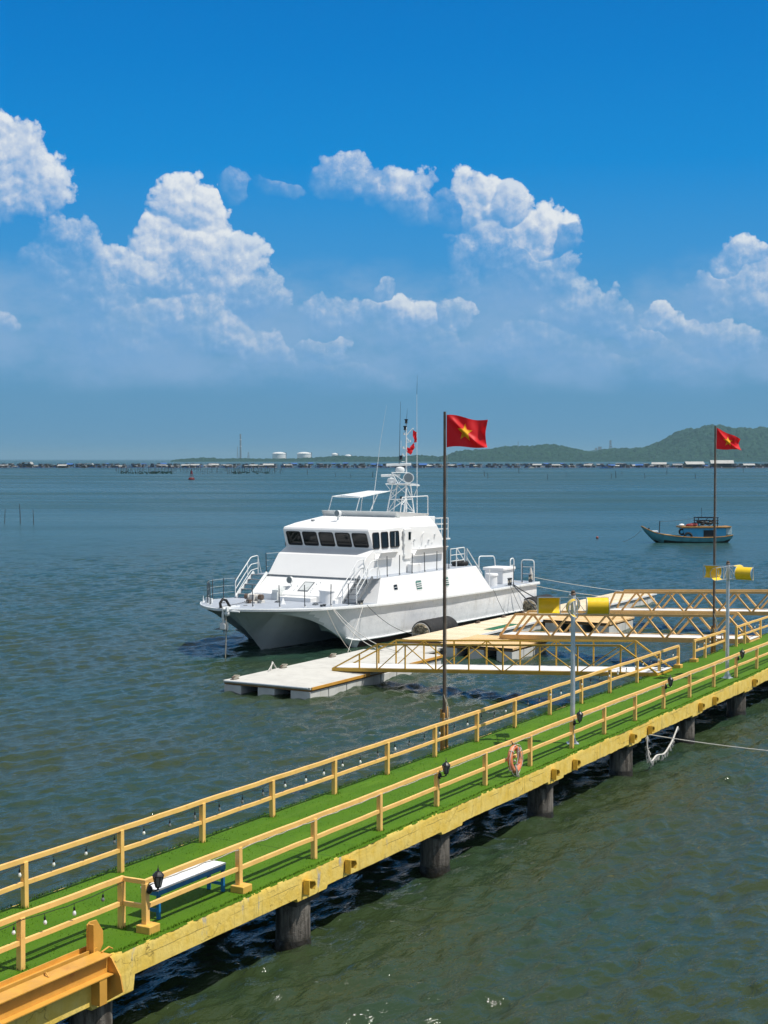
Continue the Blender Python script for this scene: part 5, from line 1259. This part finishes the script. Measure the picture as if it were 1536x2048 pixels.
    mb = MB(); mb.lathe([(.08, .18), (.17, .08), (.19, -.10)], (6.85, .75, 3.36), 18, 'x'); mb.build('housing', M['rail'], fl, smooth=True)
    mb = MB(); mb.lathe([(.18, -.102), (.17, -.112)], (6.85, .75, 3.36), 18, 'x'); mb.build('lens', M['chrome'], fl)
    def on_face(x): return 2.62+(x-6.35)*(.88/1.4)
    mb = MB(); a, b = 6.62, 7.32; 
    mb.add([(a, -.55, on_face(a)+.03), (b, -.55, on_face(b)+.03), (b, .12, on_face(b)+.03), (a, .12, on_face(a)+.03)]+[(a, -.55, on_face(a)), (b, -.55, on_face(b)), (b, .12, on_face(b)), (a, .12, on_face(a))], [(0,1,2,3),(0,4,5,1),(1,5,6,2),(2,6,7,3),(3,7,4,0)])
    ht = mb.build('deck_hatch', M['stair'], t)
    mb = MB(); a += .06; b -= .06; mb.add([(a, -.49, on_face(a)+.035), (b, -.49, on_face(b)+.035), (b, .06, on_face(b)+.035), (a, .06, on_face(a)+.035)], [(0, 1, 2, 3)]); mb.build('hatch_lid', M['under'], ht)
    mb = MB(); r_ = random.Random(4)
    for k in range(8): x = 6.5+r_.uniform(0, .9); y = -.7-r_.uniform(0, .3) if k < 5 else .35; z = on_face(x); mb.lathe([(.03, z-.02), (.03, z+.06)], (x, y, 0), 8)
    mb.build('cable_glands', M['rail'], fr)
    mb = MB(); mb.lathe([(.40, 2.25), (.40, 2.93), (.44, 2.94), (.44, 3.0), (.42, 3.02), (.1, 3.03)], (6.05, -2.2, 0), 28); mb.build('vent_drum', M['house'], t, smooth=True)
    mb = MB(); mb.lathe([(.20, 2.36), (.02, 2.72)], (3.7, -1.05, 0), 4); mb.build('cone_cowl', M['house'], t)
    mb = MB()     # windlass
    mb.bx(3.0, 3.9, .25, .95, 2.38, 2.52); mb.lathe([(.16, -.32), (.16, -.26), (.09, -.24), (.09, .24), (.16, .26), (.16, .32)], (3.4, .6, 2.72), 14, 'y'); mb.bx(3.2, 3.6, .45, .75, 2.5, 2.85)
    for y in (.2, 1.0): mb.bx(3.3, 3.5, y-.04, y+.04, 2.45, 2.75)
    wl = mb.build('windlass', M['ropew'], t, bevel=.01)
    mb = MB(); mb.lathe([(.1, -.12), (.15, -.1), (.15, .1), (.1, .12)], (3.4, .15, 2.72), 12, 'y'); mb.lathe([(.1, -.12), (.15, -.1), (.15, .1), (.1, .12)], (3.4, 1.05, 2.72), 12, 'y'); mb.bx(2.85, 3.1, .5, .7, 2.4, 2.6); mb.build('gypsy', M['rust'], wl)
    mb = MB(); r_ = random.Random(9); p_ = Vector((3.0, .6, 2.55))
    for k in range(22):
        x = 3.0-k*.13; mb.tube([(x, .6-.02*k+.02*math.sin(k), 2.49+(.02 if k % 2 else 0)), (x-.10, .6-.02*k, 2.49)], .022, 5)
    mb.build('anchor_chain', M['stair'], t)
    mb = MB()
    for (x, y) in ((2.2, 1.7), (4.4, -2.6), (1.6, -.2), (4.9, 1.6), (4.4, -.2)):
        mb.bx(x-.12, x+.12, y-.12, y+.12, 2.35, 2.41)
        for k in range(4): mb.tube([(x-.1+.07*k, y-.1, 2.42), (x-.07+.07*k, y, 2.47), (x-.1+.07*k, y+.12, 2.42)], .018, 5)
    mb.build('deck_rings', M['stair'], t)
    # bow roller, anchor
    SH_ = (.22, -.38, 0)
    mb = MB(); mb.bx(-.55, .5, -.16, -.10, 2.32, 2.55); mb.bx(-.55, .5, .10, .16, 2.32, 2.55); mb.lathe([(.09, -.1), (.06, 0), (.09, .1)], (-.45, 0, 2.42), 12, 'y'); mb.tube([(-.30, -.75, 2.33), (-.30, .55, 2.33)], .045, 8)
    mb.ball((-.34, -.02, 2.22), .15, (1, 1, 1)); mb.build('bow_roller', M['rail'], t, bevel=.008, loc=SH_)
    mb = MB(); mb.tube([(.05, .12, 2.52), (-.2, .15, 2.85), (-.45, .18, 2.92), (-.62, .2, 2.75), (-.6, .18, 2.5)], .07, 10); mb.build('hose_guard', M['rubber'], t, smooth=True, loc=SH_)
    mb = MB(); mb.tube([(-.42, .12, 2.55), (-.46, .16, 2.2), (-.42, .18, 1.9), (-.36, .18, 1.62)], [.045, .065, .075, .06], 8)
    mb.prism([(-.50, 1.70), (-.24, 1.76), (-.18, 1.52), (-.28, 1.34), (-.50, 1.42)], .0, .34); an = mb.build('anchor', M['rail'], t, bevel=.02, loc=SH_)
    mb = MB(); mb.add([(-.45, .32, 1.52), (-.50, .78, 1.38), (-.45, .34, 1.38), (-.36, .32, 1.52), (-.45, -.02, 1.45), (-.48, -.20, 1.2), (-.35, -.02, 1.32), (-.34, 0, 1.48), (-.35, .12, 1.38), (-.4, .16, 1.1), (-.35, .24, 1.38)], [(0, 1, 2), (0, 1, 3), (1, 2, 3), (4, 5, 6), (4, 5, 7), (5, 6, 7), (8, 9, 10)]); mb.build('fluke', M['stair'], an)
    mb = MB(); mb.tube([(-.42, .0, 2.3), (-.44, -.02, 1.0), (-.46, .03, -.4)], .028, 6); mb.build('bow_line', M['rope'], t, loc=SH_)
    mb = MB(); mb.lathe([(.09, 2.35), (.09, 2.38), (.05, 2.45), (.01, 2.75)], (2.2, 3.0, 0), 8); mb.bx(1.75, 1.85, 2.25, 2.5, 2.36, 2.72); mb.bx(1.95, 2.05, 2.25, 2.5, 2.36, 2.66); mb.bx(1.7, 2.1, 2.2, 2.55, 2.36, 2.42); mb.build('fairlead', M['rail'], t)
    # stanchions
    st = None
    def stanchion(x, y, z, h=1.12):
        nonlocal st
        if st is None:
            mb = MB(); mb.tube([(0, 0, 0), (0, 0, 1.12)], .024, 8, 0); mb.bx(-.10, .10, -.06, .06, -.01, .02, 1)
            mb.tube([(.0, 0, .18), (.1, 0, .01)], .012, 5, 0); st = mb.build('stanchion', [M['post'], M['rail']], t); o = st
        else: o = st.copy(); col.objects.link(o); o.parent = t
        o.location = (x, y, z); o.rotation_euler = (random.uniform(-.02, .02), random.uniform(-.02, .02), 0); o.scale = (1, 1, h/1.12)
    for (x, y) in ((1.28, -.92), (2.02, -2.05), (3.05, -2.88), (4.45, -3.52), (5.6, -3.85), (.95, 1.55), (1.75, 2.35), (2.7, 3.05), (3.6, 3.5), (4.9, 3.8), (6.2, 3.95)): stanchion(x, y, ip(x, Zd)+.02)
    for x in (9.7, 10.97, 12.3, 13.7, 15.05, 16.45): stanchion(x, -3.66, 3.51)
    for x in (8.6, 10.4, 12.3, 14.2, 16.2): stanchion(x, 3.66, 3.51)
    for x, y in ((24.6, -3.7), (26.0, -3.6), (22.5, 3.6), (25, 3.6)): stanchion(x, y, 2.02, 1.25)
    mb = MB()
    sp_ = [(1.75, 2.35), (2.7, 3.05), (3.6, 3.5), (4.9, 3.8), (6.2, 3.95)]
    for h in (.35, .7, 1.08): mb.tube([(x, y, ip(x, Zd)+h) for x, y in sp_], .005, 4)
    for h in (.35, .7, 1.08): mb.tube([(x, 3.66, 3.51+h) for x in (8.6, 10.4, 12.3, 14.2, 16.2)], .008, 4)
    mb.build('guard_wires', M['rail'], t)
    # foredeck stairs
    for sg, y0, y1 in ((1, 2.85, 3.75), (-1, -3.8, -2.98)):
        sroot = thing('stair', None, None); sroot.parent = t; sroot.location = (.0 if sg > 0 else .45, 0, 0)
        for y in (y0, y1): 
            mb = MB(); mb.beam((5.95, y, 2.35), (7.55, y, 3.62), .05, .17); mb.build('stringer', M['rail'] if sg > 0 else M['stair'], sroot)
        mb = MB()
        for k in range(5): x = 6.05+k*.30; z = 2.50+k*.245; mb.bx(x, x+.27, y0+.03, y1-.03, z, z+.035)
        mb.build('treads', M['stair'], sroot)
        for y in ((y1+.05,) if sg > 0 else (y0-.02, y1+.02)):
            mb = MB()
            mb.tube(rail_path([(5.95, y, 2.35), (5.95, y, 3.20), (7.35, y, 4.45), (8.0, y, 4.52), (8.0, y, 3.5)], .12), .028, 8)
            mb.tube(rail_path([(5.95, y, 2.78), (7.35, y, 4.05), (8.0, y, 4.1)], .12), .022, 8); mb.tube([(7.05, y, 3.35), (7.05, y, 4.20)], .022, 8); mb.tube([(8.0, y, 4.4), (8.3, y, 3.52)], .02, 6)
            if sg > 0: mb.tube(rail_path([(5.95, y, 2.45), (7.35, y, 3.72), (8.0, y, 3.8)], .1), .02, 8)
            mb.build('handrail', M['rail'], sroot, smooth=True)
    # flybridge sunshade, hoop rail
    mb = MB()
    pc = [(12.9, 2.1, 7.72), (12.9, .2, 7.70), (16.0, .25, 7.98), (16.0, 1.6, 7.98)]
    for a, b in zip(pc, pc[1:]+pc[:1]): mb.tube([a, b], .03, 8)
    for (x, y), tp in zip(((12.85, 2.35), (12.85, .45), (15.0, .9), (15.2, 1.6)), ((12.9, 2.1, 7.72), (12.9, .2, 7.70), (15.2, .4, 7.9), (15.4, 1.6, 7.92))): mb.tube([(x-.1, y, 6.6), tp], .028, 8)
    mb.tube([(16.0, .25, 7.98), (17.0, .2, 8.1)], .025, 6); cp = mb.build('sunshade_frame', M['rail'], t)
    mb = MB(); mb.add([(13.5, 1.95, 7.79), (12.95, .22, 7.74), (15.9, .28, 8.01), (15.9, 1.55, 8.02), (14.6, 1.1, 7.97)], [(0, 1, 4), (1, 2, 4), (2, 3, 4), (3, 0, 4)]); mb.build('sunshade', M['house'], cp, recalc=False)
    mb = MB()
    mb.tube(rail_path([(13.1, -2.38, 6.7), (13.35, -2.38, 7.72), (16.25, -2.36, 7.75), (16.25, -2.36, 6.5)], .08), .03, 8); mb.tube([(13.6, -2.38, 6.7), (13.75, -2.38, 7.6)], .022, 6); mb.tube([(13.25, -2.38, 7.3), (13.75, -2.38, 7.62)], .022, 6)
    mb.build('hoop_rail', M['rail'], t, smooth=True)
    mb = MB()
    for z in (5.75, 6.05, 6.4): mb.tube([(16.7, -2.6, z), (18.4, -2.5, z), (18.4, 2.5, z)], .022, 6)
    for x, y in ((17.55, -2.55), (18.4, -2.5), (18.4, 0), (18.4, 2.5)): mb.tube([(x, y, 5.2), (x, y, 6.4)], .024, 6)
    mb.bx(17.0, 18.5, -2.6, 2.6, 5.12, 5.2); mb.build('upper_aft_rail', M['rail'], t)
    # aft side deck rails, ladder, liferaft ring
    mb = MB()
    for z in (3.9, 4.25, 4.62): mb.tube([(17.3, -3.3, z), (18.9, -3.3, z)], .024, 6)
    mb.tube(rail_path([(18.0, -3.3, 3.5), (18.0, -3.3, 4.62), (19.0, -3.3, 4.64), (19.0, -3.3, 3.5)], .15), .03, 8); mb.tube([(17.3, -3.3, 3.5), (17.3, -3.3, 4.65)], .024, 6)
    mb.build('side_gate', M['rail'], t, smooth=True)
    mb = MB()
    for y in (-2.9, -2.2):
        mb.tube([(20.0, y, 3.5), (20.0, y, 4.5), (21.9, y, 2.9), (21.9, y, 2.02)], .03, 8); mb.tube([(20.0, y, 3.95), (21.1, y, 3.0)], .024, 6)
    for k in range(4): mb.bx(20.4+k*.35, 20.65+k*.35, -2.85, -2.25, 3.2-k*.32, 3.23-k*.32)
    mb.build('aft_ladder', M['rail'], t)
    mb = MB(); mb.tube([(19.15+.42*math.cos(a), -2.9+.36*math.sin(a), 3.66) for a in [k*math.pi/12 for k in range(24)]], .15, 10, closed=True); mb.build('black_tyre', M['rubber'], t, smooth=True)
    # aft deck gear
    mb = MB(); mb.bx(24.5, 26.0, -3.0, -1.7, 2.0, 2.85); bx_ = mb.build('engine_hatch', M['house'], t, bevel=.04)
    mb = MB(); mb.bx(24.4, 26.1, -3.1, -1.6, 2.853, 3.05); mb.build('hatch_cover', M['house'], bx_, bevel=.05)
    mb = MB(); mb.lathe([(.36, 2.0), (.36, 2.65), (.41, 2.67), (.41, 2.76), (.38, 2.8), (.05, 2.82)], (23.0, -3.0, 0), 20); mb.build('vent_drum', M['house'], t, smooth=True)
    mb = MB(); mb.tube(rail_path([(24.1, -1.5, 2.0), (24.1, -1.5, 3.75), (26.2, -1.5, 3.65), (26.4, -1.5, 2.6)], .25), .036, 8); mb.build('hoop_rail', M['rail'], t, smooth=True)
    mb = MB(); mb.tube([p for p in rail_path([(26.5, -2.5, 2.6), (26.5, -2.5, 3.5), (27.0, -2.5, 3.5), (27.0, -2.5, 2.6), (26.5, -2.5, 2.6)], .2)], .04, 8); mb.tube([(26.5, -2.5, 3.05), (27.0, -2.5, 3.05)], .028, 6); mb.tube([(26.5, -2.5, 2.0), (26.5, -2.5, 2.7)], .028, 6); mb.build('ring_rail', M['rail'], t, smooth=True)
    mb = MB(); mb.tube(rail_path([(27.3, -2.9, 2.0), (27.3, -2.9, 3.4), (27.4, -3.75, 3.4), (27.4, -3.75, 2.0)], .2), .036, 8)
    for z in (2.5, 2.95): mb.tube([(27.3, -2.9, z), (27.4, -3.75, z)], .026, 6)
    mb.build('stern_rail', M['rail'], t, smooth=True)
    mb = MB(); mb.tube([(21.6, -3.6, 2.0), (21.6, -3.6, 3.25)], .03, 6); mb.build('deck_pole', M['rail'], t)
    mb = MB(); mb.tube([(27.35, -3.55, 2.9), (27.3, -3.6, 2.5), (27.35, -3.65, 2.1)], [.06, .1, .07], 8); mb.build('furled_cloth', M['ropew'], t)
    for (x, y) in ((24.0, -3.75), (4.0, -3.35), (6.75, -3.85), (27.2, -3.6)):
        mb = MB(); mb.lathe([(.07, 2.0), (.07, 2.42), (.10, 2.44), (.10, 2.48)], (x-.13, y, 0), 10); mb.lathe([(.07, 2.0), (.07, 2.42), (.10, 2.44), (.10, 2.48)], (x+.13, y, 0), 10)
        for k in range(3): mb.tube([(x-.24, y, 2.2+.05*k), (x, y-.09, 2.24+.05*k), (x+.24, y, 2.2+.05*k), (x, y+.09, 2.22+.05*k)], .028, 6, 1, closed=True)
        mb.build('mooring_bollard', [M['post'], M['rope']], t)
    # mast: everything below is laid out in (r, z) on the mast's own cross-plane, then given depth
    def mp(r, z, dpt=0.0): return (17.0+.531*r+.847*dpt, -.847*r+.531*dpt, z)
    mast = thing('mast', None, None); mast.parent = t
    mb = MB(); TB = [(-.78, -.3), (.9, -.5), (-.40, .6), (.22+.0, -.9)]
    base = [mp(-.80, 6.6, -.3), mp(-.40, 6.6, .6), mp(.22, 6.6, -.7), mp(.86, 6.6, .4)]; top = [mp(-.45, 8.40, -.3), mp(-.15, 8.40, .45), mp(.38, 8.40, -.5), mp(.62, 8.40, .35)]
    V = Vector
    for b_, t_ in zip(base, top): mb.tube([b_, t_], .040, 8)
    order = [0, 1, 3, 2]
    for lv0, lv1 in ((.06, .50), (.50, .95)):
        for i in range(4):
            a, c = order[i], order[(i+1) % 4]; A0 = V(base[a]).lerp(V(top[a]), lv0); A1 = V(base[a]).lerp(V(top[a]), lv1); C0 = V(base[c]).lerp(V(top[c]), lv0); C1 = V(base[c]).lerp(V(top[c]), lv1)
            mb.tube([A0, C0], .026, 6); mb.tube([A0, C1] if i % 2 == 0 else [A1, C0], .026, 6)
    # lower platform frame
    pf = [mp(-.85, 8.42, -.4), mp(1.15, 8.32, -.4), mp(1.1, 8.36, .5), mp(-.6, 8.42, .5)]
    for a, b in zip(pf, pf[1:]+pf[:1]): mb.tube([a, b], .03, 6)
    mb.tube([mp(-.85, 8.42, -.4), mp(-.35, 7.75, -.3)], .022, 6); mb.tube([mp(1.1, 8.34, 0), mp(.8, 7.6, .2)], .022, 6)
    # upper frame
    uf = [mp(-.5, 9.10, -.3), mp(.55, 9.08, -.3), mp(.55, 9.08, .3), mp(-.3, 9.10, .3)]
    for a, b in zip(uf, uf[1:]+uf[:1]): mb.tube([a, b], .026, 6)
    for a, b in zip(uf, [mp(-.1, 8.42, -.3), mp(.45, 8.4, -.3), mp(.45, 8.4, .3), mp(0, 8.42, .3)]): mb.tube([a, b], .026, 6)
    mb.tube([uf[0], mp(.45, 8.42, -.3)], .02, 6); mb.tube([uf[1], mp(-.1, 8.45, -.3)], .02, 6); mb.build('lattice', M['rail'], mast)
    mb = MB(); mb.bx(16.3, 17.6, -.75, .6, 8.44, 8.46); mb.build('platform', M['rail'], mast)
    mb = MB(); mb.tube([mp(.38, 6.6), mp(.38, 9.6), mp(.37, 11.95)], [.05, .045, .03], 8)
    mb.tube([mp(.38, 11.3), mp(.75, 11.72)], .028, 6); mb.tube([mp(.75, 11.72), mp(.80, 11.70)], .03, 6); mb.tube([mp(.38, 11.2), mp(.55, 10.95)], .022, 6)
    for (r, z, l) in ((.2, 10.52, .25), (.15, 10.1, .2), (.6, 10.9, .15), (.25, 11.35, .1)): mb.tube([mp(.38, z), mp(r-.05, z)], .02, 6); mb.lathe([(.05, z), (.05, z+.12)], mp(r, 0), 8); 
    mb.tube([mp(.06, 10.55), mp(.06, 11.0)], .012, 5); mb.build('topmast', M['rail'], mast)
    def radar(r, z, half, zb, rb, name):
        mb = MB(); c = mp(r, z); e = Vector((.531, -.847, .03)); mb.beam(V(c)-e*half, V(c)+e*half, .13, .155); q = mb.build(name, M['rail'], mast, bevel=.03)
        mb = MB(); mb.lathe([(.12, -.26), (.25, -.20), (.29, -.08), (.24, .06), (.08, .12)], mp(rb, zb), 18); mb.build('scanner_base', M['rail'], q, smooth=True); return q
    q1 = radar(-.56, 8.92, .58, 8.68, -.5, 'radar_scanner'); q2 = radar(-.08, 9.56, .75, 9.32, .0, 'radar_scanner')
    def yagi(r0, z0, r1, z1, w, m_): mb = MB(); mb.tube([mp(r0, z0), mp((r0+r1)/2, (z0+z1)/2), mp(r1, z1)], [w, w*.8, w*.35], 6); mb.build('whip_aerial', m_, mast)
    yagi(-.06, 9.0, .03, 13.3, .022, M['post']); yagi(1.02, 6.6, 1.00, 13.75, .028, M['rail']); yagi(1.00, 13.75, 1.03, 14.9, .012, M['post'])
    yagi(-1.65, 6.9, -1.18, 10.85, .026, M['rail']); yagi(-1.18, 10.85, -.8, 13.1, .010, M['rail']); yagi(.38, 12.2, .44, 12.9, .012, M['post'])
    for (r, z, s_) in ((.06, 9.86, 1), (.30, 11.62, 1), (.37, 12.02, 1), (.08, 7.42, .9)):
        mb = MB(); mb.lathe([(.10*s_, z), (.075*s_, z+.05), (.075*s_, z+.18), (.11*s_, z+.20), (.11*s_, z+.25)], mp(r, 0), 12); mb.lathe([(.02, z-.1), (.02, z)], mp(r, 0), 6); mb.build('navigation_lamp', M['black'], mast, smooth=True)
    mb = MB(); mb.tube([mp(.06, 9.75), mp(.38, 9.72)], .02, 6); mb.tube([mp(.08, 7.35), mp(.3, 7.3)], .02, 6); mb.build('lamp_bracket', M['rail'], mast)
    c = Vector(mp(.50, 8.78, -.35)); mb = MB(); prof_ = [(.10, .75), (.24, .55), (.31, .2), (.32, 0)]
    d_ = Vector((-.9, -.42, 0)).normalized()
    def lathe_dir(mb, prof, c, d, n=20):
        a = d.cross(Vector((0, 0, 1))).normalized(); b = a.cross(d); o = len(mb.v)
        for r, h in prof:
            for j in range(n): th = 2*math.pi*j/n; mb.v.append(tuple(c-d*h+(a*math.cos(th)+b*math.sin(th))*r))
        for i in range(len(prof)-1):
            for j in range(n): mb.f.append((o+i*n+j, o+i*n+(j+1) % n, o+(i+1)*n+(j+1) % n, o+(i+1)*n+j)); mb.mi.append(0)
        mb.f.append(tuple(o+j for j in range(n))); mb.mi.append(0); mb.f.append(tuple(o+(len(prof)-1)*n+j for j in range(n))); mb.mi.append(0)
    lathe_dir(mb, prof_, c, d_); mb.tube([c-d_*.3, c-d_*.3-Vector((0, 0, .4))], .05, 8); s2 = mb.build('mast_searchlight', M['rail'], mast, smooth=True)
    mb = MB(); lathe_dir(mb, [(.27, -.004), (.26, -.012)], c, d_); mb.build('lens', M['chrome'], s2)
    # two small signal flags
    def pennant(pts, name='signal_flag'):
        mb = MB(); n = 8; rows = []
        for i in range(n+1):
            f = i/n; a = V(pts[0]).lerp(V(pts[1]), f); b = V(pts[3]).lerp(V(pts[2]), f); rows.append([tuple(a.lerp(b, j/6)+V((.05*math.sin(f*9+j), .04*math.sin(f*7), 0))) for j in range(7)])
        mb.grid(rows); mb.build(name, M['flag'], mast, smooth=True, recalc=False)
    pennant([mp(.76, 11.62), mp(.82, 10.85), mp(.98, 10.9), mp(1.0, 11.5)]); pennant([mp(.80, 10.85), mp(.42, 10.35), mp(.62, 10.15), mp(.90, 10.6)])
    pennant([mp(.42, 10.6), mp(.44, 10.3), mp(.6, 10.3), mp(.58, 10.55)])
patrol_boat()

# mooring lines of the patrol boat: each its own object
def line(a, b, s, r, m_, lab):
    mb = MB(); mb.tube(sag(a, b, s, 18), r, 6); tag(mb.build('mooring_rope', m_), lab, 'rope', 'mooring ropes of the patrol boat')
line(bw_(4.2, -3.72, 2.42), pw_(62.4, 34.9, .55), .45, .020, M['ropew'], 'upper of two long pale ropes from bow bollard to far end of white pontoon')
line(bw_(4.1, -3.78, 2.38), pw_(62.1, 34.7, .55), .66, .020, M['ropew'], 'lower of two long pale ropes from bow bollard to far end of white pontoon')
line(bw_(3.8, -3.66, 2.36), pw_(61.2, 36.9, .54), .22, .015, M['rope'], 'tan rope looping down from the bow bollard to the white pontoon edge')
line(bw_(6.5, -4.18, 2.25), pw_(60.9, 36.9, .54), .03, .012, M['ropew'], 'thin pale rope hanging straight from below the port stair to the white pontoon')
line(bw_(6.8, -4.22, 2.25), pw_(68.3, 36.9, .64), .38, .017, M['post'], 'thin dark rope from below the port stair to the tan pontoon corner')
line(bw_(21.2, -4.05, 2.05), pw_(79.0, 36.9, .62), .10, .016, M['post'], 'thin dark rope hanging from the aft end of the raised side to the tan pontoon')
line(bw_(23.5, -4.05, 2.05), pw_(81.2, 36.9, .65), .05, .016, M['post'], 'thin grey rope running from the aft bollard forward to the tan pontoon')
line(bw_(23.7, -4.1, 2.1), pw_(83.2, 36.85, .62), .0, .035, M['post'], 'straight dark hose hanging from the aft bollard to the tan pontoon')
line(bw_(23.8, -4.1, 2.1), pw_(86.0, 36.9, .62), .10, .035, M['post'], 'dark hose slanting from the aft bollard to the tan pontoon')
line(bw_(24.1, -3.9, 2.3), pw_(93.0, 35.0, .65), .15, .016, M['ropew'], 'thin white rope from the aft bollard to the far part of the tan pontoon')
line(bw_(27.3, -3.8, 2.3), pw_(97.0, 35.0, .65), .10, .016, M['ropew'], 'thin white rope from the stern corner to the far end of the tan pontoon')

# ================================================================ HAZE
hz = MB(); hz.bx(-45000, 45000, -500, 41000, -1.6, 165); ho = hz.build('haze', M['white']); ho['kind'] = 'stuff'
hm = bpy.data.materials.new('sea_haze'); hm.use_nodes = True; T = NT(hm.node_tree); T.n.remove(T.n['Principled BSDF'])
pv = T.node('ShaderNodeVolumePrincipled'); pv.inputs['Color'].default_value = (.42, .70, .86, 1); pv.inputs['Density'].default_value = .00006; pv.inputs['Anisotropy'].default_value = .2
T.l.new(pv.outputs[0], T.n['Material Output'].inputs['Volume']); ho.data.materials.clear(); ho.data.materials.append(hm); ho.visible_shadow = True
